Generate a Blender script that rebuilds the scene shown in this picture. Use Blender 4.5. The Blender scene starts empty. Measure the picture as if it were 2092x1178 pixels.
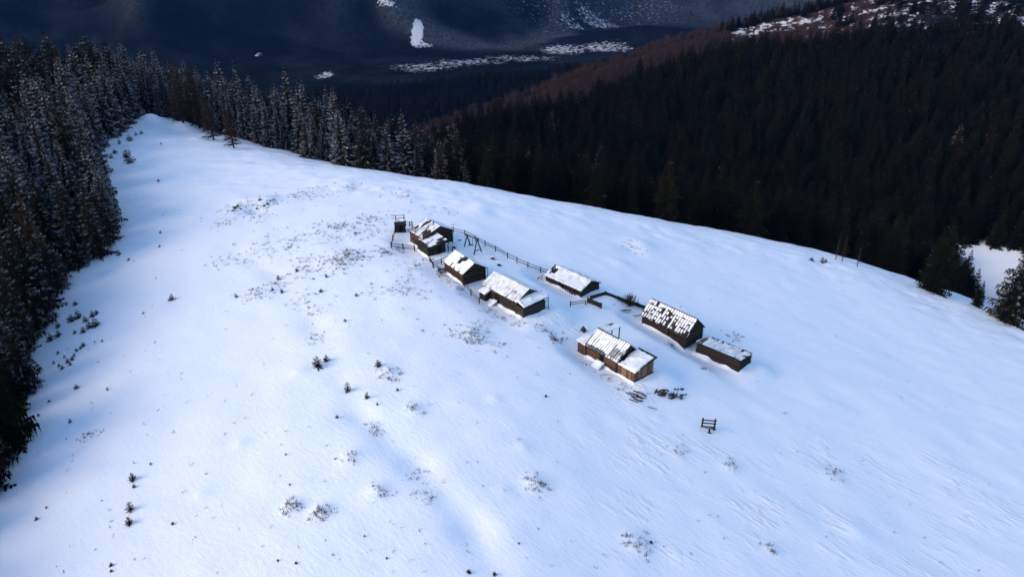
import bpy, math, random
import numpy as np
from mathutils import Vector, Matrix

random.seed(7)
RNG = np.random.default_rng(11)
SC = bpy.context.scene
COL = SC.collection

# ------------------------------------------------------------------ camera, sky, sun, exposure
CAM_H = 58.0
PITCH = math.radians(26.5)
FPX = 1450.0                                  # focal length for a 2092 px wide picture
cam_d = bpy.data.cameras.new('camera')
cam_d.sensor_width = 36.0
cam_d.lens = FPX / 2092.0 * 36.0
cam_d.clip_start = 1.0
cam_d.clip_end = 20000.0
cam = bpy.data.objects.new('camera', cam_d)
cam.location = (0, 0, CAM_H)
cam.rotation_euler = (math.pi / 2 - PITCH, 0, 0)
COL.objects.link(cam)
SC.camera = cam

SUN_EL = math.radians(21.0)
SUN_AZ = Vector((-0.93, -0.36)).normalized()      # horizontal direction towards the sun
world = bpy.data.worlds.new('World')
SC.world = world
world.use_nodes = True
wn = world.node_tree
wn.nodes.clear()
w_out = wn.nodes.new('ShaderNodeOutputWorld')
w_bg = wn.nodes.new('ShaderNodeBackground')
w_sky = wn.nodes.new('ShaderNodeTexSky')
w_sky.sky_type = 'NISHITA'
w_sky.sun_disc = False
w_sky.sun_elevation = SUN_EL
w_sky.sun_rotation = math.atan2(SUN_AZ.x, SUN_AZ.y)
w_sky.altitude = 1400
w_sky.air_density = 1.0
w_sky.dust_density = 0.6
w_sky.ozone_density = 2.0
w_bg.inputs['Strength'].default_value = 0.14
wn.links.new(w_sky.outputs[0], w_bg.inputs[0])
wn.links.new(w_bg.outputs[0], w_out.inputs[0])

sun_d = bpy.data.lights.new('sun', 'SUN')
sun_d.energy = 1.7
sun_d.angle = math.radians(42.0)
sun_d.color = (1.0, 0.79, 0.54)
sun = bpy.data.objects.new('sun', sun_d)
sun_dir = Vector((SUN_AZ.x * math.cos(SUN_EL), SUN_AZ.y * math.cos(SUN_EL), math.sin(SUN_EL)))
sun.rotation_euler = (-sun_dir).to_track_quat('-Z', 'Y').to_euler()
sun.location = (-200, -80, 200)
COL.objects.link(sun)

SC.view_settings.view_transform = 'Standard'
SC.view_settings.look = 'None'
SC.view_settings.gamma = 1.0
SC.view_settings.use_curve_mapping = False
SC.view_settings.exposure = 1.27
SC.render.engine = 'CYCLES'
SC.cycles.max_bounces = 6
SC.cycles.diffuse_bounces = 3
SC.cycles.volume_bounces = 1
SC.cycles.transparent_max_bounces = 4

# ------------------------------------------------------------------ helpers
def tag(o, label=None, cat=None, group=None, kind=None):
    if label: o['label'] = label
    if cat: o['category'] = cat
    if group: o['group'] = group
    if kind: o['kind'] = kind
    return o

def empty(name, loc=(0, 0, 0), rz=0.0, label=None, cat=None, group=None):
    o = bpy.data.objects.new(name, None)
    o.empty_display_size = 0.3
    o.location = loc
    o.rotation_euler = (0, 0, rz)
    COL.objects.link(o)
    return tag(o, label, cat, group)

def new_mesh(name, verts, faces, mat=None, smooth=False):
    me = bpy.data.meshes.new(name)
    me.from_pydata([tuple(v) for v in verts], [], faces)
    if mat: me.materials.append(mat)
    if smooth: me.polygons.foreach_set('use_smooth', [True] * len(me.polygons))
    return me

def obj(name, me, parent=None, basis=None):
    o = bpy.data.objects.new(name, me)
    COL.objects.link(o)
    if parent: o.parent = parent
    if basis is not None: o.matrix_basis = basis
    return o

def sm(a, b, x):
    t = np.clip((x - a) / (b - a), 0, 1)
    return t * t * (3 - 2 * t)

def ramp(x, a, b):
    t = np.clip(x - a, 0, b - a)
    return t * t / (2 * (b - a)) + np.maximum(x - b, 0)

def smax(a, b, k):
    return 0.5 * (a + b + np.sqrt((a - b) ** 2 + k * k))

def hsh(i, j, seed=0):
    v = np.sin(i * 127.1 + j * 311.7 + seed * 74.7) * 43758.5453
    return v - np.floor(v)

def vnoise(x, y, seed=0):
    x = np.asarray(x, float); y = np.asarray(y, float)
    i = np.floor(x); j = np.floor(y)
    fx = x - i; fy = y - j
    fx = fx * fx * (3 - 2 * fx); fy = fy * fy * (3 - 2 * fy)
    a = hsh(i, j, seed); b = hsh(i + 1, j, seed); c = hsh(i, j + 1, seed); d = hsh(i + 1, j + 1, seed)
    return (a * (1 - fx) + b * fx) * (1 - fy) + (c * (1 - fx) + d * fx) * fy

def fbm(x, y, oct=4, seed=0):
    s = 0; a = 0.5; f = 1.0
    for k in range(oct):
        s = s + a * vnoise(x * f, y * f, seed + k * 13)
        a *= 0.5; f *= 2.03
    return s / (1 - 0.5 ** oct)

# ------------------------------------------------------------------ terrain
CP, SP = math.cos(PITCH), math.sin(PITCH)
def ray(u, v):
    dx = (u - 1046) / FPX; dy = (589 - v) / FPX
    return np.array([dx, CP + dy * SP, -SP + dy * CP])

def proj(x, y, z):
    z = z - CAM_H
    d = y * CP - z * SP
    return 1046 + FPX * x / d, 589 - FPX * (y * SP + z * CP) / d, d

_SS = [-260, -160, -110, -75, -45, -20, 10, 50, 90, 135, 185, 240]
_SV = [1.5, -28.5, -44.5, -78.2, -69.3, -70.9, -30.8, 2.5, 25.5, 23.5, 22.1, 16.5]
_sx = np.arange(-260, 241, 2.0)
_sv = np.interp(_sx, _SS, _SV)
for _ in range(3):
    _sv = np.convolve(np.pad(_sv, 8, 'edge'), np.ones(17) / 17, 'valid')
_wc = np.interp(_sx, [-260, -80, -35, 0, 40, 90, 240], [-190, -140, -100, -60, -14, 6, 8])     # where the crest runs
for _ in range(3):
    _wc = np.convolve(np.pad(_wc, 8, 'edge'), np.ones(17) / 17, 'valid')

def sw(x, y):
    s = -0.80 * (x - 5) + 0.60 * (y - 115)
    w = 0.60 * (x - 5) + 0.80 * (y - 115)
    return s, w, w + np.interp(s, _sx, _sv)

def ridge(x, y):
    s, w, w2 = sw(x, y)
    z = 3.5 - 0.16 * ramp(w - np.interp(s, _sx, _wc), 0, 60) - np.interp(s, [40, 140], [.40, .33]) * ramp(w2, 26, 66)
    z = z - 0.36 * np.interp(s, [-70, -25, 30, 70, 110, 160], [.05, .25, .8, 1.2, 1.1, 1.0]) * ramp(-w, 0, 110)
    return z - 0.05 * ramp(s, 170, 240) - 0.4 * ramp(s, 285, 340)

def crestz(x, y, xs, ys, zs, front, back):
    yc = np.interp(x, xs, ys); zc = np.interp(x, xs, zs)
    return zc - front * np.maximum(yc - y, 0) - back * np.maximum(y - yc, 0)

def broad(x, y):
    x = np.asarray(x, float); y = np.asarray(y, float)
    z = ridge(x, y)
    n1 = fbm(x / 90, y / 90, 3, 5) - 0.5
    h1 = crestz(x, y, [-200, -29, 51, 122, 177, 346, 700, 1200], [360, 442, 490, 522, 527, 512, 480, 420],
                [-130, -60, -53, -33, -23, -7, 40, 110], 0.13, 0.40) + n1 * 10
    z = smax(z, h1, 8.0)
    h2 = crestz(x, y, [-300, -40, 116, 266, 360, 600, 900, 1600], [560, 610, 780, 905, 915, 900, 880, 850],
                [-185, -84, -62, -42, -26, 32, 90, 200], 0.28, 0.36) + n1 * 8
    z = smax(z, h2, 10.0)
    h3 = crestz(x, y, [-900, -400, -169, -41, 183, 500, 900, 2000], [1150, 1250, 1290, 1340, 1355, 1350, 1330, 1300],
                [-290, -205, -186, -183, -162, -118, -60, 40], 0.22, 0.30) + n1 * 14
    z = smax(z, h3, 14.0)
    n2 = fbm(x / 420, y / 420, 4, 21)
    fl = -262 + 26 * (fbm(x / 260, y / 260, 3, 9) - 0.5)
    knob = 55 * np.exp(-(((x - 455) / 230) ** 2 + ((y - 2430) / 120) ** 2))
    fl = fl + knob
    yf = np.interp(x, [-4000, -800, 0, 500, 900, 1500, 4000], [1250, 1750, 2330, 2900, 3050, 3000, 2800])
    dd = y - yf
    rid = 1 - np.abs(2 * fbm(x / 520 + 3, y / 700, 4, 33) - 1)
    mt = -262 + 0.30 * ramp(dd, 0, 260) + sm(0, 500, dd) * (rid * 300 - 150 + (n2 - 0.5) * 120)
    mt = 150 - smax(150 - mt, 0 * mt, 60)
    z2 = smax(fl, mt, 20.0)
    return smax(z, z2, 16.0)

_cl = ray(2030, 512)

# level ground under the huts: front corner, heading, length, width
PADS = []
for (cx, cy), ang, ln, wd, ex in [((-17.25, 127.1), 128.7, 5.3, 7.3, 0), ((-16.05, 123.7), 124.0, 4.9, 4.3, 0), ((-8.8, 113.85), 124.6, 6.9, 5.2, 0), ((0.78, 105.14), 131.2, 9.3, 6.0, 1.6),
                                  ((12.72, 116.88), 133.0, 9.5, 5.6, 0), ((30.34, 106.43), 130.5, 10.3, 5.3, 0), ((38.0, 100.3), 134.9, 8.5, 4.1, 0), ((16.1, 92.45), 129.75, 7.0, 5.2, 3.2)]:
    ra = math.radians(ang); ex_, ey_ = math.cos(ra), math.sin(ra)
    mx, my = cx + ey_ * wd / 2 + ex_ * ln / 2, cy - ex_ * wd / 2 + ey_ * ln / 2
    PADS.append((mx - ex_ * ex / 2, my - ey_ * ex / 2, ex_, ey_, (ln + ex) / 2 + .6, wd / 2 + .5, float(broad(mx, my))))
# hummocks and hollows, as (x, y, radius, height)
BUMPS = []
TROUGH = []
def fine(x, y):
    x = np.asarray(x, float); y = np.asarray(y, float)
    z = broad(x, y)
    near = sm(340, 290, y)
    und = (fbm(x / 13, y / 13, 3, 2) - 0.5) * 0.75 + (fbm(x / 4.0 + y / 9.0, y / 4.0, 2, 3) - 0.5) * 0.16
    s, w, w2 = sw(x, y)
    und = und + ((fbm(x / 5.0 + y / 16.0, y / 2.6 - x / 9.0, 3, 8) - 0.5) * 0.7) * sm(4, 20, w2) * sm(64, 52, w2)
    z = z + und * near
    for mx, my, ex_, ey_, hl, hw_, zp in PADS:
        a = np.abs((x - mx) * ex_ + (y - my) * ey_) - hl; b = np.abs((x - mx) * ey_ - (y - my) * ex_) - hw_
        dist = np.hypot(np.maximum(a, 0), np.maximum(b, 0))
        z = z + (zp - .05 - z) * 0.85 * sm(4.5, 0.0, dist)
    for bx, by, br, bh in BUMPS:
        q = ((x - bx) ** 2 + (y - by) ** 2) / (br * br)
        z = z + np.where(q < 9, bh * np.exp(-q * 1.3), 0)
    for (ax, ay, bx2, by2, dep, wid2) in TROUGH:
        vx, vy = bx2 - ax, by2 - ay
        t = np.clip(((x - ax) * vx + (y - ay) * vy) / (vx * vx + vy * vy), 0, 1)
        d2 = (x - ax - t * vx) ** 2 + (y - ay - t * vy) ** 2
        z = z - dep * np.exp(-d2 / wid2)
    return z

def at(u, v, fn=None, t0=45.0, t1=420.0):
    """point of the ground seen at a spot of the photograph"""
    fn = fn or fine
    d = ray(u, v)
    t = np.arange(t0, t1, 0.5 if t1 < 1000 else 4.0)
    g = fn(d[0] * t, d[1] * t) - (CAM_H + d[2] * t)
    k = np.nonzero(g >= 0)[0]
    if len(k) == 0: return None
    i = k[0]
    if i == 0: tt = t[0]
    else:
        f = g[i - 1] / (g[i - 1] - g[i]); tt = t[i - 1] + f * (t[i] - t[i - 1])
    x, y = d[0] * tt, d[1] * tt
    return np.array([x, y, float(fn(x, y))])

for u, v, r, h in [(1095, 985, 1.5, .55), (595, 1035, 1.2, .4), (655, 1042, 1.1, .4), (770, 1000, 1.2, .4), (1300, 1105, 1.7, .45),
                   (1575, 1120, .9, .35), (715, 935, 1.2, .3), (410, 1010, 1., .3), (845, 835, 1.3, .3), (795, 760, 1.2, .4),
                   (1380, 920, 1.5, .25), (1490, 950, 1.3, .3), (490, 905, .9, .3), (1070, 915, 1., .3), (970, 683, 2.2, .4),
                   (1010, 815, 1., .3), (505, 415, 3.2, .9), (545, 410, 3., 1.0), (520, 428, 2.5, -.8), (1345, 855, .8, .2),
                   (1030, 1000, 1.0, .25), (1700, 970, 2.0, .3), (1750, 1080, 2.2, .35), (610, 760, 1.2, .25),
                   (312, 248, 4.2, 2.9), (378, 264, 4.8, 2.9), (348, 268, 3.2, -1.6), (405, 285, 3.0, .8), (335, 290, 3.0, .7), (990, 428, 4, .7), (1010, 436, 3, -.5),
                   (1310, 500, 4, .7), (1290, 512, 3, -.4), (1270, 540, 3, .5), (1165, 590, 2, .2), (700, 525, 5, .4)]:
    p = at(u, v, broad)
    BUMPS.append((p[0], p[1], r, h * (.75 if r < 2.5 else 1.0)))
_tp = [at(u, v, broad) for u, v in [(470, 505), (560, 560), (640, 655), (735, 845), (850, 945), (965, 1075), (1000, 1150)]]
for k, (a, b) in enumerate(zip(_tp[:-1], _tp[1:])):
    TROUGH.append((a[0], a[1], b[0], b[1], (.16, .16, .2, .3, .34, .3)[k], 4.5))

CLEAR = at(2040, 572, broad, 150)
GLADE = at(2032, 637, broad)
# where the meadow ends on the left, as w for each s
_lb = [(0, 985), (40, 890), (88, 775), (80, 700), (122, 610), (150, 560), (225, 510), (262, 468), (255, 430), (225, 385), (196, 335), (212, 300), (248, 268), (292, 240)]
LB = []
for u, v in _lb:
    p = at(u, v, broad)
    if p is not None:
        s_, w_, _q = sw(p[0], p[1])
        LB.append((float(s_), float(w_)))
LB.sort()
_ls = np.array([-400, -120, -40, 8] + [a for a, b in LB] + [LB[-1][0] + 12])
_lw = np.array([-150, -132, -118, -103] + [b for a, b in LB] + [60.0])

def meadow(x, y):
    """signed: > 0 inside the snowy meadow (metres), < 0 in the forest"""
    s, w, w2 = sw(x, y)
    m = np.minimum(w - np.interp(s, _ls, _lw), 55 - w2)
    m = np.minimum(m, 212 - s)
    c = 14 - np.sqrt(((x - CLEAR[0]) / 1.1) ** 2 + ((y - CLEAR[1]) / 1.7) ** 2)
    px_, py_ = CLEAR[0] - GLADE[0], CLEAR[1] - GLADE[1]
    t = np.clip(((x - GLADE[0]) * px_ + (y - GLADE[1]) * py_) / (px_ * px_ + py_ * py_), 0, 1)
    c2 = 5.5 - np.hypot(x - GLADE[0] - t * px_, y - GLADE[1] - t * py_)
    return np.maximum(np.maximum(m, c), c2)

# ------------------------------------------------------------------ material helpers
def mat_new(name):
    m = bpy.data.materials.new(name)
    m.use_nodes = True
    nt = m.node_tree
    b = nt.nodes['Principled BSDF']
    b.inputs['Specular IOR Level'].default_value = 0.2
    return m, nt, b

def nd(nt, typ, **kw):
    n = nt.nodes.new(typ)
    for k, v in kw.items():
        if k in ('ins',):
            for a, c in v.items(): n.inputs[a].default_value = c
        else: setattr(n, k, v)
    return n

def mixc(nt, fac, a, b):
    n = nt.nodes.new('ShaderNodeMix'); n.data_type = 'RGBA'
    for s, v in ((n.inputs[0], fac), (n.inputs[6], a), (n.inputs[7], b)):
        if hasattr(v, 'node'): nt.links.new(v, s)
        elif isinstance(v, (tuple, list)): s.default_value = (*v, 1)
        else: s.default_value = v
    return n.outputs[2]

def mth(nt, op, a, b=None, c=None, clamp=False):
    n = nt.nodes.new('ShaderNodeMath'); n.operation = op; n.use_clamp = clamp
    for i, v in enumerate((a, b, c)):
        if v is None: continue
        if hasattr(v, 'node'): nt.links.new(v, n.inputs[i])
        else: n.inputs[i].default_value = v
    return n.outputs[0]

def mrange(nt, x, a, b, c=0.0, d=1.0):
    n = nt.nodes.new('ShaderNodeMapRange'); n.interpolation_type = 'SMOOTHSTEP'
    nt.links.new(x, n.inputs[0])
    for i, v in enumerate((a, b, c, d)): n.inputs[i + 1].default_value = v
    return n.outputs[0]

def noise(nt, vec, scale, detail=3.0, rough=0.55):
    n = nt.nodes.new('ShaderNodeTexNoise')
    n.inputs['Scale'].default_value = scale; n.inputs['Detail'].default_value = detail; n.inputs['Roughness'].default_value = rough
    if vec is not None: nt.links.new(vec, n.inputs['Vector'])
    return n.outputs['Fac']

def mapping(nt, vec, scale=(1, 1, 1), rot=(0, 0, 0)):
    n = nt.nodes.new('ShaderNodeMapping')
    n.inputs['Scale'].default_value = scale; n.inputs['Rotation'].default_value = rot
    nt.links.new(vec, n.inputs['Vector'])
    return n.outputs[0]

SNOW = (0.87, 0.88, 0.91)
def make_ground_mat():
    m, nt, b = mat_new('meadow_snow')
    geo = nd(nt, 'ShaderNodeNewGeometry')
    pos = geo.outputs['Position']
    at_ = nd(nt, 'ShaderNodeAttribute', attribute_name='cover')
    sep = nd(nt, 'ShaderNodeSeparateColor'); nt.links.new(at_.outputs['Color'], sep.inputs[0])
    snow, thin, drift = sep.outputs[0], sep.outputs[1], sep.outputs[2]
    n_f = noise(nt, pos, 0.55, 4)
    n_s = noise(nt, mapping(nt, pos, (1.6, 1.6, 1.6)), 1.0, 5, 0.65)
    base = mixc(nt, n_f, (0.84, 0.86, 0.90), (0.91, 0.915, 0.935))
    # dry grass and soil specks where the snow lies thin
    sp = mth(nt, 'MULTIPLY', mrange(nt, n_s, 0.55, 0.72), thin, clamp=True)
    base = mixc(nt, mth(nt, 'MULTIPLY', sp, 0.75), base, (0.22, 0.17, 0.13))
    floor_n = noise(nt, pos, 0.35, 5, 0.7)
    floor = mixc(nt, mrange(nt, floor_n, 0.60, 0.75), (0.018, 0.014, 0.010), (0.22, 0.23, 0.25))
    edge = mrange(nt, mth(nt, 'ADD', snow, mth(nt, 'MULTIPLY', mth(nt, 'SUBTRACT', floor_n, 0.5), 0.5)), 0.4, 0.6)
    nt.links.new(mixc(nt, edge, floor, base), b.inputs['Base Color'])
    b.inputs['Roughness'].default_value = 0.65
    b.inputs['Subsurface Weight'].default_value = 0.0
    # relief: soft wind ripples everywhere, long drifts where the wind has carved
    prot = mapping(nt, pos, (1, 1, 1), (0, 0, math.radians(42)))
    v1 = mapping(nt, prot, (0.45, 1.2, 1.0))
    r1 = noise(nt, v1, 1.6, 4, 0.6)
    v2 = mapping(nt, prot, (0.34, 0.95, 1.0))
    r2 = mrange(nt, noise(nt, v2, 0.9, 5, 0.6), 0.44, 0.68)
    h = mth(nt, 'ADD', mth(nt, 'ADD', mth(nt, 'MULTIPLY', r1, 0.07), mth(nt, 'MULTIPLY', noise(nt, mapping(nt, pos, (0.8, 1.1, 1.0)), 2.6, 4, 0.7), 0.05)), mth(nt, 'MULTIPLY', mth(nt, 'MULTIPLY', r2, mth(nt, 'MULTIPLY', drift, mrange(nt, noise(nt, pos, 0.16, 3), 0.40, 0.60))), 0.22))
    h = mth(nt, 'ADD', h, mth(nt, 'MULTIPLY', mth(nt, 'MULTIPLY', n_s, thin), 0.12))
    bp = nd(nt, 'ShaderNodeBump'); bp.inputs['Strength'].default_value = 0.9; bp.inputs['Distance'].default_value = 1.0
    nt.links.new(h, bp.inputs['Height']); nt.links.new(bp.outputs[0], b.inputs['Normal'])
    return m

def make_far_mat():
    m, nt, b = mat_new('far_forest_and_fields')
    geo = nd(nt, 'ShaderNodeNewGeometry')
    pos = geo.outputs['Position']
    at_ = nd(nt, 'ShaderNodeAttribute', attribute_name='cover')
    sep = nd(nt, 'ShaderNodeSeparateColor'); nt.links.new(at_.outputs['Color'], sep.inputs[0])
    snow, brown, rough = sep.outputs[0], sep.outputs[1], sep.outputs[2]  # rough carries painted light and haze, not surface roughness
    big = noise(nt, pos, 0.006, 4, 0.6)
    tex = noise(nt, pos, 0.07, 2, 0.6)
    mot = noise(nt, mapping(nt, pos, (1, 1, 1.0)), 0.085, 6, 0.80)
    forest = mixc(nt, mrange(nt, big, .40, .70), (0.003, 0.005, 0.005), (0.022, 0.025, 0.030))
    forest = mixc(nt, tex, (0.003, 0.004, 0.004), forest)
    forest = mixc(nt, mth(nt, 'MULTIPLY', rough, mrange(nt, mot, .25, .75)), forest, (0.080, 0.084, 0.092))  # sunlit far slopes and ridge haze painted in as paler forest
    beech = mixc(nt, tex, (0.018, 0.011, 0.010), (0.050, 0.030, 0.026))
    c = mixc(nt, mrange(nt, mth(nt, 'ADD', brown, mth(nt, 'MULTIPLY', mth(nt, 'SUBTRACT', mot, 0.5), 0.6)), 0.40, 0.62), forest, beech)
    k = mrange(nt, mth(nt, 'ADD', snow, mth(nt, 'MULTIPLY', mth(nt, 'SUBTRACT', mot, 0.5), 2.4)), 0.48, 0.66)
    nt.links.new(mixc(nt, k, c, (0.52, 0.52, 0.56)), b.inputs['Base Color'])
    b.inputs['Roughness'].default_value = 1.0; b.inputs['Specular IOR Level'].default_value = 0.0
    bp = nd(nt, 'ShaderNodeBump'); bp.inputs['Strength'].default_value = 1.0; bp.inputs['Distance'].default_value = 3.0
    nt.links.new(tex, bp.inputs['Height']); nt.links.new(bp.outputs[0], b.inputs['Normal'])
    return m

def make_snow_mat():
    m, nt, b = mat_new('roof_snow')
    tc = nd(nt, 'ShaderNodeTexCoord')
    n = noise(nt, tc.outputs['Object'], 3.0, 4)
    n2 = noise(nt, tc.outputs['Object'], 0.9, 5, 0.7)
    nt.links.new(mixc(nt, mrange(nt, n2, .42, .75), mixc(nt, n, (0.76, 0.77, 0.80), (0.88, 0.885, 0.90)), (0.50, 0.49, 0.49)), b.inputs['Base Color'])
    b.inputs['Roughness'].default_value = 0.6
    bp = nd(nt, 'ShaderNodeBump'); bp.inputs['Strength'].default_value = 0.5; bp.inputs['Distance'].default_value = 0.06
    nt.links.new(n, bp.inputs['Height']); nt.links.new(bp.outputs[0], b.inputs['Normal'])
    return m

def make_wood(name, dark, light, streak=9.0):
    m, nt, b = mat_new(name)
    tc = nd(nt, 'ShaderNodeTexCoord')
    oi = nd(nt, 'ShaderNodeObjectInfo')
    vec = mapping(nt, tc.outputs['Generated'], (1.2, streak, streak))
    add = nd(nt, 'ShaderNodeVectorMath', operation='ADD')
    nt.links.new(vec, add.inputs[0])
    cx = nd(nt, 'ShaderNodeCombineXYZ'); nt.links.new(mth(nt, 'MULTIPLY', oi.outputs['Random'], 50), cx.inputs[0])
    nt.links.new(cx.outputs[0], add.inputs[1])
    n = noise(nt, add.outputs[0], 2.2, 4, 0.6)
    f = mth(nt, 'ADD', mth(nt, 'MULTIPLY', n, 0.7), mth(nt, 'MULTIPLY', mth(nt, 'SUBTRACT', oi.outputs['Random'], 0.35), 0.75), clamp=True)
    nt.links.new(mixc(nt, f, dark, light), b.inputs['Base Color'])
    b.inputs['Roughness'].default_value = 0.85
    bp = nd(nt, 'ShaderNodeBump'); bp.inputs['Strength'].default_value = 0.4; bp.inputs['Distance'].default_value = 0.02
    nt.links.new(n, bp.inputs['Height']); nt.links.new(bp.outputs[0], b.inputs['Normal'])
    return m

def make_needles(name, lo, hi, frost, brown=(0.030, 0.018, 0.010)):
    m, nt, b = mat_new(name)
    geo = nd(nt, 'ShaderNodeNewGeometry')
    oi = nd(nt, 'ShaderNodeObjectInfo')
    at_ = nd(nt, 'ShaderNodeAttribute', attribute_name='tip')
    tc = nd(nt, 'ShaderNodeTexCoord')
    n = noise(nt, tc.outputs['Object'], 0.6, 3, 0.6)
    base = mixc(nt, n, lo, hi)
    tone = mth(nt, 'ADD', 0.45, mth(nt, 'MULTIPLY', mth(nt, 'FRACT', mth(nt, 'MULTIPLY', oi.outputs['Random'], 7.31)), 1.3))
    tn = nd(nt, 'ShaderNodeVectorMath', operation='SCALE'); nt.links.new(base, tn.inputs[0]); nt.links.new(tone, tn.inputs['Scale']); base = tn.outputs[0]
    base = mixc(nt, mth(nt, 'MULTIPLY', mth(nt, 'POWER', oi.outputs['Random'], 3.0), 0.8), base, brown)
    sep = nd(nt, 'ShaderNodeSeparateXYZ'); nt.links.new(geo.outputs['Normal'], sep.inputs[0])
    up = mrange(nt, sep.outputs[2], -0.05, 0.45)
    line = mrange(nt, at_.outputs['Fac'], 0.80 - frost * 0.62, 1.08 - frost * 0.50)
    f = mth(nt, 'MULTIPLY', mth(nt, 'MULTIPLY', up, line), mrange(nt, n, 0.62 - frost * 0.42, 0.82 - frost * 0.34), clamp=True)
    col = mixc(nt, f, base, (0.26, 0.25, 0.27))
    nt.links.new(col, b.inputs['Base Color'])
    b.inputs['Roughness'].default_value = 0.9
    b.inputs['Specular IOR Level'].default_value = 0.05
    return m

def make_plain(name, c, rough=0.9, var=0.4):
    m, nt, b = mat_new(name)
    tc = nd(nt, 'ShaderNodeTexCoord')
    n = noise(nt, tc.outputs['Object'], 2.5, 4, 0.65)
    nt.links.new(mixc(nt, n, tuple(x * (1 - var) for x in c), tuple(x * (1 + var) for x in c)), b.inputs['Base Color'])
    b.inputs['Roughness'].default_value = rough
    b.inputs['Specular IOR Level'].default_value = 0.1
    return m

M_GROUND = make_ground_mat()
M_FAR = make_far_mat()
M_SNOW = make_snow_mat()
M_SNOWB = make_plain('drift_snow', (0.87, 0.88, 0.91), 0.65, 0.03)
M_LOG = make_wood('old_log_wood', (0.010, 0.008, 0.007), (0.042, 0.029, 0.022))
M_LOGR = make_wood('reddish_log_wood', (0.014, 0.008, 0.006), (0.075, 0.034, 0.022))
M_LOGG = make_wood('mossy_log_wood', (0.008, 0.008, 0.006), (0.032, 0.029, 0.021))
M_BOARD = make_wood('weathered_board', (0.013, 0.010, 0.009), (0.055, 0.042, 0.035))
M_NEW = make_wood('fresh_plank', (0.066, 0.036, 0.024), (0.265, 0.142, 0.090))
M_NEWD = make_wood('brown_plank', (0.034, 0.020, 0.014), (0.120, 0.065, 0.043))
M_ROOFB = make_wood('roof_board', (0.008, 0.007, 0.007), (0.040, 0.034, 0.032))
M_TIN = make_wood('grey_sheet', (0.055, 0.055, 0.060), (0.130, 0.130, 0.140))
M_GREEN = make_wood('green_sheet', (0.030, 0.070, 0.050), (0.080, 0.140, 0.100))
M_DARK = make_plain('dark_opening', (0.006, 0.005, 0.005))
M_BARK = make_plain('spruce_bark', (0.030, 0.022, 0.018))
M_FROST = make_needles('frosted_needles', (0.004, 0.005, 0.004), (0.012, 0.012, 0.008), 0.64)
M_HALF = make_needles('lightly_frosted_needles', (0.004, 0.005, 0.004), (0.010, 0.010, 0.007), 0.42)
M_DARKN = make_needles('dark_needles', (0.0026, 0.0034, 0.0014), (0.0072, 0.0080, 0.0030), 0.11, (0.012, 0.008, 0.004))  # cloud shade over the right-hand forest is put into this darker needle colour
M_LARCH = make_plain('brown_twigs', (0.034, 0.021, 0.016))
M_BEECH = make_plain('reddish_bare_twigs', (0.042, 0.025, 0.022))
M_GRASS = make_plain('dry_grass', (0.13, 0.098, 0.082))
M_ROCK = make_plain('dark_rock', (0.045, 0.040, 0.040))

# ------------------------------------------------------------------ ground sheets
def axis(lo, hi, step, far_lo, far_hi, g, cap):
    a = list(np.arange(lo, hi + 1e-6, step))
    st = step; x = a[-1]; up = []
    while x < far_hi:
        st = min(st * g, cap); x += st; up.append(x)
    st = step; x = a[0]; dn = []
    while x > far_lo:
        st = min(st * g, cap); x -= st; dn.append(x)
    return np.array(dn[::-1] + a + up)

def sheet(name, X, Y, z_fn, cover_fn, mat, label=None):
    gx, gy = np.meshgrid(X, Y)
    z = z_fn(gx, gy)
    nx, ny = len(X), len(Y)
    co = np.stack([gx, gy, z], -1).reshape(-1, 3).astype(np.float32)
    idx = np.arange(nx * ny).reshape(ny, nx)
    q = np.stack([idx[:-1, :-1], idx[:-1, 1:], idx[1:, 1:], idx[1:, :-1]], -1).reshape(-1, 4).astype(np.int32)
    me = bpy.data.meshes.new(name)
    me.vertices.add(len(co)); me.vertices.foreach_set('co', co.ravel())
    me.loops.add(q.size); me.loops.foreach_set('vertex_index', q.ravel())
    me.polygons.add(len(q)); me.polygons.foreach_set('loop_start', np.arange(0, q.size, 4, dtype=np.int32))
    me.polygons.foreach_set('use_smooth', np.ones(len(q), bool))
    me.update(calc_edges=True)
    c = cover_fn(gx, gy)
    col = np.ones((nx * ny, 4), np.float32)
    for i in range(3): col[:, i] = c[i].reshape(-1)
    at_ = me.color_attributes.new('cover', 'FLOAT_COLOR', 'POINT')
    at_.data.foreach_set('color', col.ravel())
    me.materials.append(mat)
    o = obj(name, me)
    tag(o, label, None, None, 'structure')
    return o

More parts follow.
